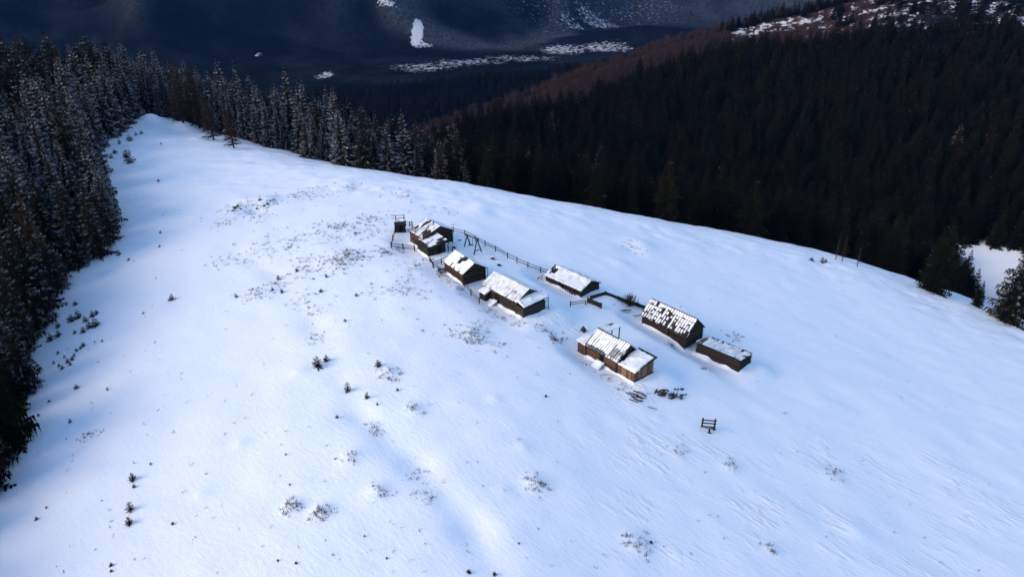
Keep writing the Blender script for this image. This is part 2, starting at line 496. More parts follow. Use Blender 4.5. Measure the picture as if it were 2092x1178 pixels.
THIN = []      # (x, y, radius) spots where grass shows through the snow
for u, v, r in [(483, 425, 4), (534, 418, 5), (527, 442, 4), (467, 454, 4), (600, 495, 8), (640, 480, 7), (560, 500, 6), (718, 523, 4), (700, 530, 3.5), (627, 530, 4),
                (629, 552, 4), (663, 545, 4), (691, 540, 3), (792, 517, 3.5), (687, 461, 5), (718, 468, 5), (758, 449, 5), (524, 602, 3), (515, 528, 4), (452, 530, 3),
                (580, 575, 4), (620, 609, 3), (639, 640, 3), (835, 545, 3), (830, 575, 4), (782, 595, 4), (845, 600, 4), (650, 690, 2.5), (970, 683, 3), (925, 680, 3),
                (995, 700, 3), (800, 760, 1.6), (845, 832, 1.6), (715, 935, 1.4), (595, 1033, 1.5), (655, 1042, 1.5), (770, 1002, 1.3), (1097, 985, 1.7), (1300, 1105, 2),
                (1380, 918, 1.7), (1490, 950, 1.5), (1700, 965, 2), (870, 1010, 1.6), (850, 975, 1.4), (770, 885, 1.4), (760, 870, 1.2), (1135, 690, 2), (640, 395, 6), (700, 390, 6), (820, 400, 6),
                (600, 400, 5), (880, 430, 5), (750, 480, 5), (1290, 505, 4), (1500, 690, 2), (868, 530, 1.3), (905, 568, 1.6), (922, 580, 1.6), (938, 590, 1.4), (1000, 636, 1.3), (1030, 650, 1.4), (1055, 660, 1.3), (1205, 748, 1.2), (1240, 770, 1.3), (1275, 792, 1.2), (1310, 806, 1.6), (1370, 705, 1.0), (1440, 752, .9), (1100, 668, 1.6), (990, 660, 1.5)]:
    p = at(u, v)
    THIN.append((p[0], p[1], r))

DR = [at(1600, 1050), at(1850, 1100), at(1450, 960), at(1750, 960), at(1300, 900), at(1350, 1080), at(1140, 650), at(1010, 520), at(1320, 800), at(1950, 1000)]
def cover_near(x, y):
    md = meadow(x, y)
    snow = sm(-7.0, -3.0, md)
    thin = np.zeros_like(x)
    for tx, ty, tr in THIN:
        q = ((x - tx) ** 2 + (y - ty) ** 2) / (tr * tr)
        thin = np.maximum(thin, np.exp(-q * 1.2))
    dr = np.zeros_like(x)
    for p, r in zip(DR, (9, 9, 7, 8, 6, 6, 5, 6, 4, 8)):
        dr = np.maximum(dr, np.exp(-((x - p[0]) ** 2 + (y - p[1]) ** 2) / (r * r)))
    s, w, w2 = sw(x, y)
    dr = np.maximum(dr, 0.35 * sm(18, 34, w2) * sm(60, 50, w2))
    return snow, thin * sm(0, 3, md), dr

def far_spot(u, v): return at(u, v, broad, 400.0, 5200.0)
SPOTS = []        # far snow fields: (x, y, rx, ry, strength)
for u, v, rx, ry, k in [(852, 70, 20, 66, 1.2), (866, 92, 36, 18, .7), (790, 0, 40, 26, .62), (527, 112, 14, 22, .62), (665, 154, 26, 60, .60),
                        (860, 138, 100, 90, .50), (910, 132, 100, 80, .46), (960, 127, 130, 80, .46), (1060, 119, 130, 80, .47), (1150, 102, 90, 105, .56), (1235, 98, 100, 90, .54), (1220, 45, 110, 110, .50),
                        (1170, 50, 70, 60, .44), (1270, 8, 300, 260, .30), (1130, 12, 240, 240, .26)]:
    p = far_spot(u, v)
    if p is not None: SPOTS.append((p[0], p[1], rx, ry, k))

def cover_mid(x, y):
    snow = np.zeros_like(x)
    # open snowy strip and mottled slope on the right-hand spur
    ycr = np.interp(x, [-300, -40, 116, 266, 360, 600, 900], [560, 610, 780, 905, 915, 900, 880])
    k = np.interp(x, [225, 270, 380, 420, 700, 760, 900], [0.0, 0.54, 0.50, 0.0, 0.0, 0.0, 0.0]) * sm(-46, -30, y - ycr) * sm(2, -8, y - ycr)
    k2 = np.interp(x, [300, 360, 420, 600, 640, 680, 900], [0.0, 0.36, 0.40, 0.42, 0.46, 0.0, 0.0]) * sm(-190, -150, y - ycr) * sm(20, -10, y - ycr)
    snow = np.maximum(np.maximum(snow, k), k2 * (0.7 + 0.6 * fbm(x / 30, y / 30, 3, 77)))
    for sx, sy, rx, ry, kk in SPOTS:
        snow = np.maximum(snow, kk * np.exp(-(((x - sx) / rx) ** 2 + ((y - sy) / ry) ** 2) ** 2))
    yc = np.interp(x, [-300, -40, 116, 266, 360, 600, 900], [560, 610, 780, 905, 915, 900, 880])
    brown = sm(-190, -60, y - yc) * sm(150, 60, y - yc) * sm(1300, 1100, y) * np.interp(x, [300, 430, 700], [1.0, .52, .35])
    brown = np.maximum(brown, 0.30 * sm(0.50, 0.62, fbm(x / 230, y / 230, 3, 61)) * sm(1500, 1900, y))
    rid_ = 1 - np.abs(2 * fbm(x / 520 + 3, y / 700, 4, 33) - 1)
    painted_haze = 0.9 * sm(.78, .98, rid_) * sm(1700, 2100, y)  # haze layers between ridges imitated by a paler colour along the crests
    return snow, brown, np.maximum(painted_haze, sm(2700, 3100, y) * sm(0, 350, x) * (.4 + .6 * fbm(x / 160, y / 160, 3, 44)))  # last channel also paints the lit far slopes on the right paler

GX = axis(-140, 118, 0.6, -1100, 1500, 1.07, 14)
GY = axis(42, 285, 0.6, -160, 640, 1.07, 10)
GY = GY[GY <= 640]
def z_near(x, y): return fine(x, y)
ground = sheet('snowy_ground', GX, GY, z_near, cover_near, M_GROUND, 'snow-covered rounded ridge meadow with forest floor round it')
HX = np.arange(-1400, 1800, 11.0); HY = np.concatenate([[GY[-1] - 3.0], np.arange(GY[-1] + 7, 1500, 10.0)])
def z_mid(x, y): return broad(x, y) - 0.6 * (y < GY[-1] + 1)
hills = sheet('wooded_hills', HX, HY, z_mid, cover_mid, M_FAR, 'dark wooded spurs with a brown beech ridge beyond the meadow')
FX = np.arange(-3600, 3900, 14.0); FY = np.concatenate([[HY[-1] - 5], np.arange(HY[-1] + 9, 5200, 14.0)])
def z_farr(x, y): return broad(x, y) - 1.0 * (y < HY[-1] + 2) + 5.0 * (fbm(x / 30, y / 30, 2, 91) - .5) * sm(0, 200, y - HY[-1])
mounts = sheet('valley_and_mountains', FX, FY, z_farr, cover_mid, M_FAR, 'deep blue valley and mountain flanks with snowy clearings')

# ------------------------------------------------------------------ trees
def spruce_mesh(name, seed, hgt=16.0, rad=3.3, levels=20, per=9, bare=0.06, mat=None, dead=False):
    """layered crown: every branch is a drooping spine (attribute tip: frost) with hanging sprays on both sides"""
    r = np.random.default_rng(seed)
    V, Fc, tip = [], [], []
    def add(p, t):
        V.append(p); tip.append(t); return len(V) - 1
    for L in range(levels):
        f = L / (levels - 1)
        z = hgt * (bare + (0.985 - bare) * f ** 0.95)
        Rl = rad * ((1 - f) ** 0.88) * r.uniform(0.84, 1.1) + 0.22
        n = max(4, int(round(per * (0.5 + 0.5 * (1 - f)))))
        a0 = r.uniform(0, 6.28)
        for k in range(n):
            a = a0 + 6.2832 * k / n + r.normal(0, 0.18)
            Rb = Rl * r.uniform(0.66, 1.18)
            droop = r.uniform(0.34, 0.56) * (1 - 0.8 * f) - 0.25 * f
            ca, sa = math.cos(a), math.sin(a)
            zz = z + r.normal(0, 0.012 * hgt)
            side = np.array([-sa, ca, 0])
            sp = []
            for t in (0.06, 0.25, 0.43, 0.60, 0.76, 0.89, 1.0):
                sp.append((np.array([ca * Rb * t, sa * Rb * t, zz - Rb * (droop * t * 1.4 - 0.22 * t ** 3)]), t))
            ids = [add(p, min(1.0, 0.25 + t)) for p, t in sp]
            wmax = Rb * (0.18 if dead else 0.27) * r.uniform(0.8, 1.25) + 0.012 * hgt
            for i, wf in enumerate((0.6, 0.85, 1.0, 0.95, 0.75, 0.5)):
                p, t = sp[i]; p2, t2 = sp[i + 1]
                for sd in (-1, 1):
                    q = p * 0.3 + p2 * 0.7 + side * sd * wmax * wf * r.uniform(0.7, 1.3)
                    q = q + np.array([ca, sa, 0]) * wmax * r.uniform(0, .35) + np.array([0, 0, -wmax * r.uniform(0.5, 1.15)])
                    qi = add(q, 0.12)
                    Fc.append((ids[i], ids[i + 1], qi) if sd < 0 else (ids[i + 1], ids[i], qi))
    b = [add(np.array([math.cos(c) * .008 * hgt, math.sin(c) * .008 * hgt, hgt * 0.95]), .3) for c in (0, 2.1, 4.2)]
    t_ = add(np.array([0, 0, hgt * 1.03]), .6)
    for i in range(3): Fc.append((b[i], b[(i + 1) % 3], t_))
    me = new_mesh(name, V, Fc, mat)
    # every face looks upward so that frost lies on its upper side
    nrm = np.zeros(len(me.polygons) * 3); me.polygons.foreach_get('normal', nrm)
    for p, nz in zip(me.polygons, nrm.reshape(-1, 3)[:, 2]):
        if nz < 0: p.flip()
    at_ = me.attributes.new('tip', 'FLOAT', 'POINT')
    at_.data.foreach_set('value', np.array(tip, np.float32))
    me.update()
    return me

def trunk_mesh(name, hgt, r0, mat, lean=0.0, seg=6):
    V, Fc = [], []
    zs = [-0.8, 0.0, 0.25, 0.55, 0.93]
    for i, z in enumerate(zs):
        rr = r0 * (1.25 if i == 0 else 1 - 0.95 * max(z, 0))
        for k in range(seg):
            a = 6.2832 * k / seg
            V.append((rr * math.cos(a) + lean * max(z, 0) ** 1.5 * hgt, rr * math.sin(a), z * hgt if i else -0.8))
    for i in range(len(zs) - 1):
        for k in range(seg):
            Fc.append((i * seg + k, i * seg + (k + 1) % seg, (i + 1) * seg + (k + 1) % seg, (i + 1) * seg + k))
    return new_mesh(name, V, Fc, mat, True)

SHAPES = [(1, 16.0, 3.7, 20, 13), (2, 16.0, 3.0, 22, 12), (3, 16.0, 4.2, 18, 14), (4, 16.0, 2.6, 21, 11), (5, 16.0, 3.4, 19, 13)]
CROWN = {}
for si, (sd, h, rd, lv, pr) in enumerate(SHAPES):
    m0 = spruce_mesh('spruce_crown', sd, h, rd, lv, pr, 0.05, M_FROST)
    CROWN[(si, 0)] = m0
    for fi, mm in ((1, M_HALF), (2, M_DARKN)):
        c = m0.copy(); c.materials.clear(); c.materials.append(mm); CROWN[(si, fi)] = c
TRUNK = trunk_mesh('spruce_trunk', 16.0, 0.24, M_BARK)

def tree(name, x, y, z, sc, rz, si, fi, label, group, lean=(0, 0)):
    e = empty(name, (x, y, z - 0.15), rz, label, 'tree', group)
    e.scale = (sc[0], sc[0], sc[1]); e.rotation_euler = (lean[0], lean[1], rz)
    c = obj('crown', CROWN[(si, fi)], e)
    t = obj('trunk', TRUNK, e)
    return e, c

# scatter: a jittered lattice over every wooded place near the meadow
def lattice(x0, x1, y0, y1, step, seed):
    r = np.random.default_rng(seed)
    gx, gy = np.meshgrid(np.arange(x0, x1, step), np.arange(y0, y1, step))
    gx = gx + r.uniform(-.46, .46, gx.shape) * step; gy = gy + r.uniform(-.46, .46, gy.shape) * step
    return gx.ravel(), gy.ravel()

tx, ty = lattice(-330, 430, 30, 600, 5.0, 5)
kr = sw(tx, ty)[2] > 52
lx_, ly_ = lattice(-330, 60, -40, 420, 6.2, 6)
kl = sw(lx_, ly_)[2] <= 52
# a closed front row along the left edge of the meadow
es = np.arange(14, 205, 4.6); ew = np.interp(es, _ls, _lw) - RNG.uniform(1.8, 4.5, len(es))
fx_, fy_ = 5 - 0.80 * es + 0.60 * ew, 115 + 0.60 * es + 0.80 * ew
tx, ty = np.concatenate([tx[kr], lx_[kl], fx_]), np.concatenate([ty[kr], ly_[kl], fy_])
md = meadow(tx, ty)
keep = (md < -0.3) & (RNG.random(len(tx)) < np.where(md > -9, 0.97, 0.9))
yc1 = np.interp(tx, [-200, -29, 51, 122, 177, 346, 700], [360, 442, 490, 522, 527, 512, 480])
keep &= (ty < yc1 + 55)
tx, ty, md = tx[keep], ty[keep], md[keep]
tz = fine(tx, ty)
hs = np.clip(RNG.normal(1.02, 0.20, len(tx)), .5, 1.5) * np.where(md > -5, RNG.uniform(0.65, 1.05, len(tx)), 1.0)
ws = hs * RNG.uniform(0.80, 1.18, len(tx))
hs = hs * np.where(sw(tx, ty)[0] > 110, 1.12, 1.0)
u0, v0, d0 = proj(tx, ty, tz)
u1, v1, d1 = proj(tx, ty, tz + 16 * hs)
inview = (d0 > 40) & (u1 > -60) & (u1 < 2150) & (v1 < 1190) & (v0 > -40)
# is the top hidden by the ground in between?
vis = np.ones(len(tx), bool)
for k in np.linspace(0.35, 0.97, 22):
    zz = CAM_H + (tz + 14 * hs - CAM_H) * k
    vis &= broad(tx * k, ty * k) < zz + 0.3
near_any = (d0 < 20) | ((u1 < 2600) | (tx < 160))
s_, w_, w2_ = sw(tx, ty)
right = w2_ > 52
# frost: thick along the left and far edge of the meadow, thin towards the dark right-hand slope
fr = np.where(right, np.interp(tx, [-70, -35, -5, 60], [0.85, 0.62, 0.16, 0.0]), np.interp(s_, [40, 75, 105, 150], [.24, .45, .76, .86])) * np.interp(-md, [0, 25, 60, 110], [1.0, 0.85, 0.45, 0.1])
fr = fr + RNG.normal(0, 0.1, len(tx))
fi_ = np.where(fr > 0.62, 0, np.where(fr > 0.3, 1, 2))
si_ = RNG.integers(0, 5, len(tx))
rz_ = RNG.uniform(0, 6.28, len(tx))
size = 16 * hs / d0
order = np.argsort(-(size * (inview & vis)))
NIND = 296
single = set(int(i) for i in order[:NIND])
src = {}
# what each single spruce can be told by: how frosted, above or beside which thing, in which row
FW = {0: 'frost-covered', 1: 'half-frosted', 2: 'near-black'}
def place_words(i):
    row = 'in the front row' if md[i] > -7 else ('in the second rank' if md[i] > -16 else 'deep in the forest')
    if right[i]:
        c = [(560, 'behind the far meadow tip right of the larches'), (760, 'behind the skyline left of the post shed'), (900, 'behind the skyline above the farthest hut'), (1040, 'behind the skyline above the swing'),
             (1180, 'behind the skyline above the longest hut'), (1300, 'behind the skyline above the board fence'), (1440, 'behind the skyline above the black barn'), (1560, 'behind the skyline above the low shed'),
             (1680, 'left of the thin leafless conifers on the skyline'), (1800, 'right behind the thin leafless conifers'), (1930, 'left of the snowy clearing'), (9999, 'below the snowy clearing at right')]
        return row, next(t for q, t in c if u0[i] < q)
    c = [(290, 'left of the far meadow tip'), (400, 'left of the far saplings'), (520, 'at the forest corner above the sapling clusters'), (640, 'left of the upper sapling cluster'), (760, 'left of the lower sapling cluster'), (9999, 'in the lower left picture corner')]
    return row, next(t for q, t in c if v0[i] < q)
buckets = {}
for i in sorted(single, key=lambda q: d0[q]):
    buckets.setdefault((int(fi_[i]),) + place_words(i), []).append(i)
# variants that no single tree uses still need one standing somewhere
have = {(int(si_[i]), int(fi_[i])) for i in single}
for key in CROWN:
    if key not in have:
        i = next(int(q) for q in order[NIND:] if int(q) not in single)
        single.add(i); si_[i], fi_[i] = key; buckets.setdefault((key[1],) + place_words(i), []).append(i)
for (fi, row, where), ids in buckets.items():
    sp = {}
    if len(ids) > 1:
        by_u = sorted(ids, key=lambda q: u0[q]); by_h = sorted(ids, key=lambda q: -hs[q])
        sp[by_u[0]] = 'leftmost '; sp[by_u[-1]] = 'rightmost '
        if len(ids) > 3:
            for w_, lst in (('tallest ', by_h), ('shortest ', by_h[::-1])):
                for q in lst:
                    if q not in sp: sp[q] = w_; break
    for i in ids:
        lab = sp.get(i, '') + FW[fi] + ' spruce ' + row + ' ' + where
        lab = lab[0].lower() + lab[1:]
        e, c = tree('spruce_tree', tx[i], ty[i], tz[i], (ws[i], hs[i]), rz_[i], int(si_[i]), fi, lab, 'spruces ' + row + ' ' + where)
        src.setdefault((int(si_[i]), fi), c)

def scatter(name, pts, rz, sxy, sz, idx, sources, label, cat):
    """one object whose points carry instances of the given source objects"""
    me = bpy.data.meshes.new(name)
    me.vertices.add(len(pts)); me.vertices.foreach_set('co', np.asarray(pts, np.float32).ravel())
    for nm, typ, dat in (('rz', 'FLOAT', rz), ('sxy', 'FLOAT', sxy), ('sz', 'FLOAT', sz)):
        me.attributes.new(nm, typ, 'POINT').data.foreach_set('value', np.asarray(dat, np.float32))
    me.attributes.new('idx', 'INT', 'POINT').data.foreach_set('value', np.asarray(idx, np.int32))
    o = obj(name, me)
    ng = bpy.data.node_groups.new(name, 'GeometryNodeTree')
    ng.interface.new_socket('Geometry', in_out='INPUT', socket_type='NodeSocketGeometry')
    ng.interface.new_socket('Geometry', in_out='OUTPUT', socket_type='NodeSocketGeometry')
    N, Lk = ng.nodes, ng.links
    gi = N.new('NodeGroupInput'); go = N.new('NodeGroupOutput')
    def attr(nm, typ='FLOAT'):
        a = N.new('GeometryNodeInputNamedAttribute'); a.data_type = typ; a.inputs[0].default_value = nm
        return a.outputs[0]
    rot = N.new('ShaderNodeCombineXYZ'); Lk.new(attr('rz'), rot.inputs[2])
    scl = N.new('ShaderNodeCombineXYZ'); a = attr('sxy'); Lk.new(a, scl.inputs[0]); Lk.new(a, scl.inputs[1]); Lk.new(attr('sz'), scl.inputs[2])
    join = N.new('GeometryNodeJoinGeometry')
    for k, so in enumerate(sources):
        oi = N.new('GeometryNodeObjectInfo'); oi.inputs['Object'].default_value = so; oi.inputs['As Instance'].default_value = True
        oi.transform_space = 'ORIGINAL'
        eq = N.new('FunctionNodeCompare'); eq.data_type = 'INT'; eq.operation = 'EQUAL'
        Lk.new(attr('idx', 'INT'), eq.inputs[2]); eq.inputs[3].default_value = k
        ip = N.new('GeometryNodeInstanceOnPoints')
        Lk.new(gi.outputs[0], ip.inputs['Points']); Lk.new(eq.outputs[0], ip.inputs['Selection'])
        Lk.new(oi.outputs['Geometry'], ip.inputs['Instance'])
        Lk.new(rot.outputs[0], ip.inputs['Rotation']); Lk.new(scl.outputs[0], ip.inputs['Scale'])
        Lk.new(ip.outputs[0], join.inputs[0])
    Lk.new(join.outputs[0], go.inputs[0])
    md_ = o.modifiers.new('scatter', 'NODES'); md_.node_group = ng
    return tag(o, label, cat, None, 'stuff')

keys = sorted(src)
kidx = {k: i for i, k in enumerate(keys)}
rest = np.array([i for i in range(len(tx)) if i not in single and near_any[i]])
idx = np.array([kidx[(int(si_[i]), int(fi_[i]))] for i in rest])
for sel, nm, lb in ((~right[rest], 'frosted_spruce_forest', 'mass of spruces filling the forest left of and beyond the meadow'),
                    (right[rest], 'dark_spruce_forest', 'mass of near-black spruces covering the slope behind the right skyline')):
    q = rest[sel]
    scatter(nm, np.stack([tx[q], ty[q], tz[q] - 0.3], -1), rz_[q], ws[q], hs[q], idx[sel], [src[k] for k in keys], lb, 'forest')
print('trees', len(tx), 'single', len(single), 'rest', len(rest))

# bare brown larches at the far tip of the meadow, and thin ones on the right skyline
def twig_tree(name, seed, hgt, rad, mat, n=120, thin=0.035, up=0.15, z0=0.18, shape='cone'):
    r = np.random.default_rng(seed)
    V, Fc = [], []
    def stick(a, b, w):
        d = b - a; s = np.cross(d, np.array([0, 0, 1.0])); ln = np.linalg.norm(s)
        s = s / ln if ln > 1e-6 else np.array([1.0, 0, 0])
        t = np.cross(d, s); t = t / max(np.linalg.norm(t), 1e-6)
        i = len(V)
        V.extend([a + s * w, a - s * w * .5 + t * w, a - s * w * .5 - t * w, b])
        Fc.extend([(i, i + 1, i + 3), (i + 1, i + 2, i + 3), (i + 2, i, i + 3)])
    for k in range(n):
        f = r.uniform(0, 1)
        if shape == 'cone':
            z = hgt * (z0 + (1 - z0) * f); R = rad * (1 - f) ** 0.7 * r.uniform(.5, 1.1) + .2
        else:
            z = hgt * (z0 + (0.75 - z0) * f); R = rad * math.sqrt(max(0.05, 1 - (1.6 * f - .7) ** 2)) * r.uniform(.6, 1.1)
        a = r.uniform(0, 6.28)
        o = np.array([0, 0, z]); rise = up * R if shape == 'cone' else R * r.uniform(.3, 1.1)
        e = np.array([math.cos(a) * R, math.sin(a) * R, z + rise - (0.22 * R if shape == 'cone' else 0)])
        stick(o, e, thin)
        for j in range(7):
            t = r.uniform(.3, 1); b = o + (e - o) * t
            d = np.array([r.normal(0, .5), r.normal(0, .5), r.normal(-.05, .3) + (.25 if shape != 'cone' else -.1)]) * R * .34
            stick(b, b + d, thin * .62)
    return new_mesh(name, V, Fc, mat)

LARCH = [twig_tree('larch_crown', 40 + k, 16, 2.8, M_LARCH, 330, 0.10, z0=.10) for k in range(2)]
for u, v, h, lab, ln in [(374, 250, 19, 'bare brown larch with a broad crown at the far tip of the meadow', .02),
                         (408, 262, 20, 'reddish brown bare larch right of the broad larch at the meadow tip', .0),
                         (437, 286, 14, 'bare larch with a leaning trunk standing out on the far meadow edge', -.06),
                         (478, 302, 12, 'short bare larch with a bent trunk on the far skyline', -.08)]:
    p = at(u, v)
    if p is None: continue
    e = empty('larch_tree', (p[0], p[1], p[2] - .2), random.uniform(0, 6), lab, 'tree', 'bare larches at the far meadow tip')
    e.rotation_euler = (0, ln, 0); e.scale = (h / 16,) * 3
    e.scale = (h / 16 * 1.35, h / 16 * 1.35, h / 16); obj('crown', LARCH[int(h) % 2], e); obj('trunk', TRUNK, e)
THINL = twig_tree('thin_larch_crown', 52, 16, 2.6, M_LARCH, 110, 0.035, 0.1, .12)
for u, v, h, lab in [(1707, 522, 8.5, 'thin leafless grey conifer on the right skyline, leftmost of three'),
                     (1720, 526, 8.0, 'thin leafless grey conifer on the right skyline, middle of three'),
                     (1751, 536, 7.5, 'thin leafless grey conifer on the right skyline, rightmost of three')]:
    p = at(u, v + 8)
    e = empty('thin_conifer', (p[0], p[1], p[2] - .2), random.uniform(0, 6), lab, 'tree', 'thin conifers on the right skyline')
    e.scale = (h / 16,) * 3
    obj('crown', THINL, e); obj('trunk', TRUNK, e)
# the two trees in front of the clearing at the right edge
for u, v, h, wd, fi, lab in [(2056, 654, 21.0, 1.15, 1, 'large broad spruce cut by the right picture edge'),
                             (1906, 592, 21.0, 1.0, 2, 'tall dark spruce left of the snowy clearing, rising above its neighbours'),
                             (1994, 622, 7.5, 0.95, 2, 'small dark spruce standing before the snowy clearing on the right')]:
    p = at(u, v + 6)
    g = np.array([p[0], p[1]]); g = g * (1 + 2.5 / np.linalg.norm(g))
    tree('spruce_tree', g[0], g[1], float(fine(g[0], g[1])), (h / 16 * wd, h / 16), 1.0, 2, fi, lab, None)

# reddish bare woods on the next spur: nobody could count them
BEECH = [twig_tree('beech_crown', 60 + k, 13, 4.0, M_BEECH, 40, 0.12, shape='round') for k in range(2)]
bx, by = lattice(-260, 900, 500, 1010, 8.0, 17)
yc2 = np.interp(bx, [-300, -40, 116, 266, 360, 600, 900], [560, 610, 780, 905, 915, 900, 880])
kb = (by > yc2 - 190) & (by < yc2 + 40) & (RNG.random(len(bx)) < 0.8)
open_ = cover_mid(bx, by)[0]
kb &= ((open_ < 0.3) | (RNG.random(len(bx)) < 0.2)) & ((bx < 380) | (RNG.random(len(bx)) < 0.4))
kb &= ~((bx < -20) & (by < 480))
bx, by = bx[kb], by[kb]
bs = RNG.uniform(.7, 1.15, len(bx))
b0 = obj('beech_tree', BEECH[0]); b1 = obj('beech_tree', BEECH[1])
pb = at(1450, 95, broad, 350, 1500); pc = at(1380, 118, broad, 350, 1500)
for o_, p_, l_ in ((b0, pb, 'rounded bare reddish tree on the brown spur near the sunlit strip'), (b1, pc, 'rounded bare reddish tree lower on the brown spur')):
    o_.location = (p_[0], p_[1], p_[2] - .3); tag(o_, l_, 'tree')
scatter('bare_beech_wood', np.stack([bx, by, broad(bx, by) - .4], -1), RNG.uniform(0, 6, len(bx)), bs, bs, RNG.integers(0, 2, len(bx)), [b0, b1],
        'reddish brown leafless wood covering the far spur', 'wood')
# conifers along the top of that spur and on the wooded spurs behind
cx_, cy_ = lattice(-700, 1000, 620, 1420, 9.0, 19)
yc2 = np.interp(cx_, [-300, -40, 116, 266, 360, 600, 900], [560, 610, 780, 905, 915, 900, 880])
kc = ((cx_ > 330) & (cy_ > yc2 - 150) & (cy_ < yc2) & (fbm(cx_ / 45, cy_ / 45, 2, 71) > .56) & (RNG.random(len(cx_)) < .5)) | ((cy_ > yc2 - 6) & (cy_ < yc2 + 60) & (cx_ > 250)) | ((cy_ > 1080) & (cy_ < 1390) & (RNG.random(len(cx_)) < .8))
cx_, cy_ = cx_[kc], cy_[kc]
cs = RNG.uniform(.8, 1.2, len(cx_))
scatter('distant_conifer_wood', np.stack([cx_, cy_, broad(cx_, cy_) - .4], -1), RNG.uniform(0, 6, len(cx_)), cs * 1.25, cs, RNG.integers(0, 5, len(cx_)),
        [src[(k, 2)] for k in range(5)], 'dark distant conifers on the spurs above the valley', 'wood')

# ------------------------------------------------------------------ building blocks for huts and fences
def unit_box():
    v = [(x, y, z) for x in (-.5, .5) for y in (-.5, .5) for z in (-.5, .5)]
    f = [(0, 1, 3, 2), (4, 6, 7, 5), (0, 4, 5, 1), (2, 3, 7, 6), (0, 2, 6, 4), (1, 5, 7, 3)]
    return v, f
_bv, _bf = unit_box()
def unit_log():
    v, f = [], []
    n = 8
    for x in (-.5, .5):
        for k in range(n):
            a = 6.2832 * (k + .5) / n; v.append((x, .5 * math.cos(a), .5 * math.sin(a)))
    for k in range(n): f.append((k, (k + 1) % n, n + (k + 1) % n, n + k))
    f.append(tuple(range(n - 1, -1, -1))); f.append(tuple(range(n, 2 * n)))
    return v, f
_lv, _lf = unit_log()
_cache = {}
def piece_mesh(kind, mat):
    k = (kind, mat.name)
    if k not in _cache:
        v, f = (_bv, _bf) if kind == 'box' else (_lv, _lf)
        _cache[k] = new_mesh(kind + '_' + mat.name, v, f, mat, False)
    return _cache[k]

def frame(a, b, nrm):
    a, b, nrm = Vector(a), Vector(b), Vector(nrm)
    d = b - a; L = d.length; d.normalize()
    s = nrm.cross(d); s.normalize(); n = d.cross(s)
    return L, d, s, n

def bar(name, parent, a, b, wid, thk, mat, nrm=(0, 0, 1), kind='box'):
    """a straight piece from a to b; wid across, thk along nrm"""
    L, d, s, n = frame(a, b, nrm)
    c = (Vector(a) + Vector(b)) / 2
    m = Matrix(((d.x * L, s.x * wid, n.x * thk, c.x), (d.y * L, s.y * wid, n.y * thk, c.y), (d.z * L, s.z * wid, n.z * thk, c.z), (0, 0, 0, 1)))
    return obj(name, piece_mesh(kind, mat), parent, m)

def panel(name, parent, pts, thk, nrm, mat):
    """a flat polygon with thickness"""
    n = Vector(nrm).normalized() * thk
    k = len(pts)
    v = [Vector(p) for p in pts] + [Vector(p) - n for p in pts]
    f = [tuple(range(k)), tuple(range(2 * k - 1, k - 1, -1))] + [(i, k + i, k + (i + 1) % k, (i + 1) % k) for i in range(k)]
    return obj(name, new_mesh(name, v, f, mat), parent)

def R(a, b): return random.uniform(a, b)

def log_wall(house, a, b, h, out, mat, course=0.24, bottom=-0.6, gap=None, corner=0.18, top_fn=None):
    """backing panel + one round log per course; out = outward normal; top_fn(t) -> height for gables"""
    a, b, o = Vector(a), Vector(b), Vector(out)
    d = (b - a); L = d.length; d.normalize()
    w = panel('wall', house, [a - o * .10 + Vector((0, 0, bottom)), b - o * .10 + Vector((0, 0, bottom)), b - o * .10 + Vector((0, 0, h)), a - o * .10 + Vector((0, 0, h))], .06, o, M_DARK)
    z = bottom + course / 2
    k = 0
    while z < h - course * .3:
        e0 = a - d * (corner + R(-.05, .05)) * (1 if k % 2 else .3); e1 = b + d * (corner + R(-.05, .05)) * (1 if k % 2 else .3)
        segs = [(e0, e1)]
        if gap and gap[2] < z < gap[3]:
            segs = [(e0, a + d * gap[0]), (a + d * gap[1], e1)]
        for s0, s1 in segs:
            bar('log', w, s0 + Vector((0, 0, z + R(-.015, .015))) + o * R(-.02, .02), s1 + Vector((0, 0, z + R(-.015, .015))) + o * R(-.02, .02), course * R(.92, 1.04), course * .8, mat, o, 'log')
        z += course; k += 1
    return w

def board_wall(house, a, b, h0, h1, out, mat, wid=0.3, bottom=-0.6):
    """upright boards; the top runs from h0 at a to h1 at b"""
    a, b, o = Vector(a), Vector(b), Vector(out)
    d = (b - a); L = d.length; d.normalize()
    w = panel('wall', house, [a - o * .04 + Vector((0, 0, bottom)), b - o * .04 + Vector((0, 0, bottom)), b - o * .04 + Vector((0, 0, h1 - .03)), a - o * .04 + Vector((0, 0, h0 - .03))], .05, o, M_DARK)
    n = max(1, int(round(L / wid)))
    for k in range(n):
        t = (k + .5) / n
        p = a + d * (L * t)
        hh = h0 + (h1 - h0) * t
        bar('board', w, p + Vector((0, 0, bottom)) + o * R(0, .015), p + Vector((0, 0, hh + R(-.04, .02))) + o * R(0, .015) + d * R(-.01, .01), L / n * R(.90, .97), .035, mat, o)
    return w

def gable(house, x, hy0, hy1, h, yr, hr, out, mat, course=0.22):
    """triangle of horizontal boards above the end wall at x between hy0 and hy1, peak at yr"""
    o = Vector(out)
    g = panel('gable', house, [(x - o.x * .05, hy0, h), (x - o.x * .05, hy1, h), (x - o.x * .05, yr, hr)], .05, o, M_DARK)
    z = h + course / 2
    while z < hr - course * .4:
        f = (z + course / 2 - h) / (hr - h); f = min(f, 1)
        ya, yb = hy0 + (yr - hy0) * f, hy1 + (yr - hy1) * f
        if abs(yb - ya) > .15:
            bar('board', g, (x + o.x * R(0, .012), ya, z), (x + o.x * R(0, .012), yb, z), course * .94, .04, mat, o)
        z += course
    return g

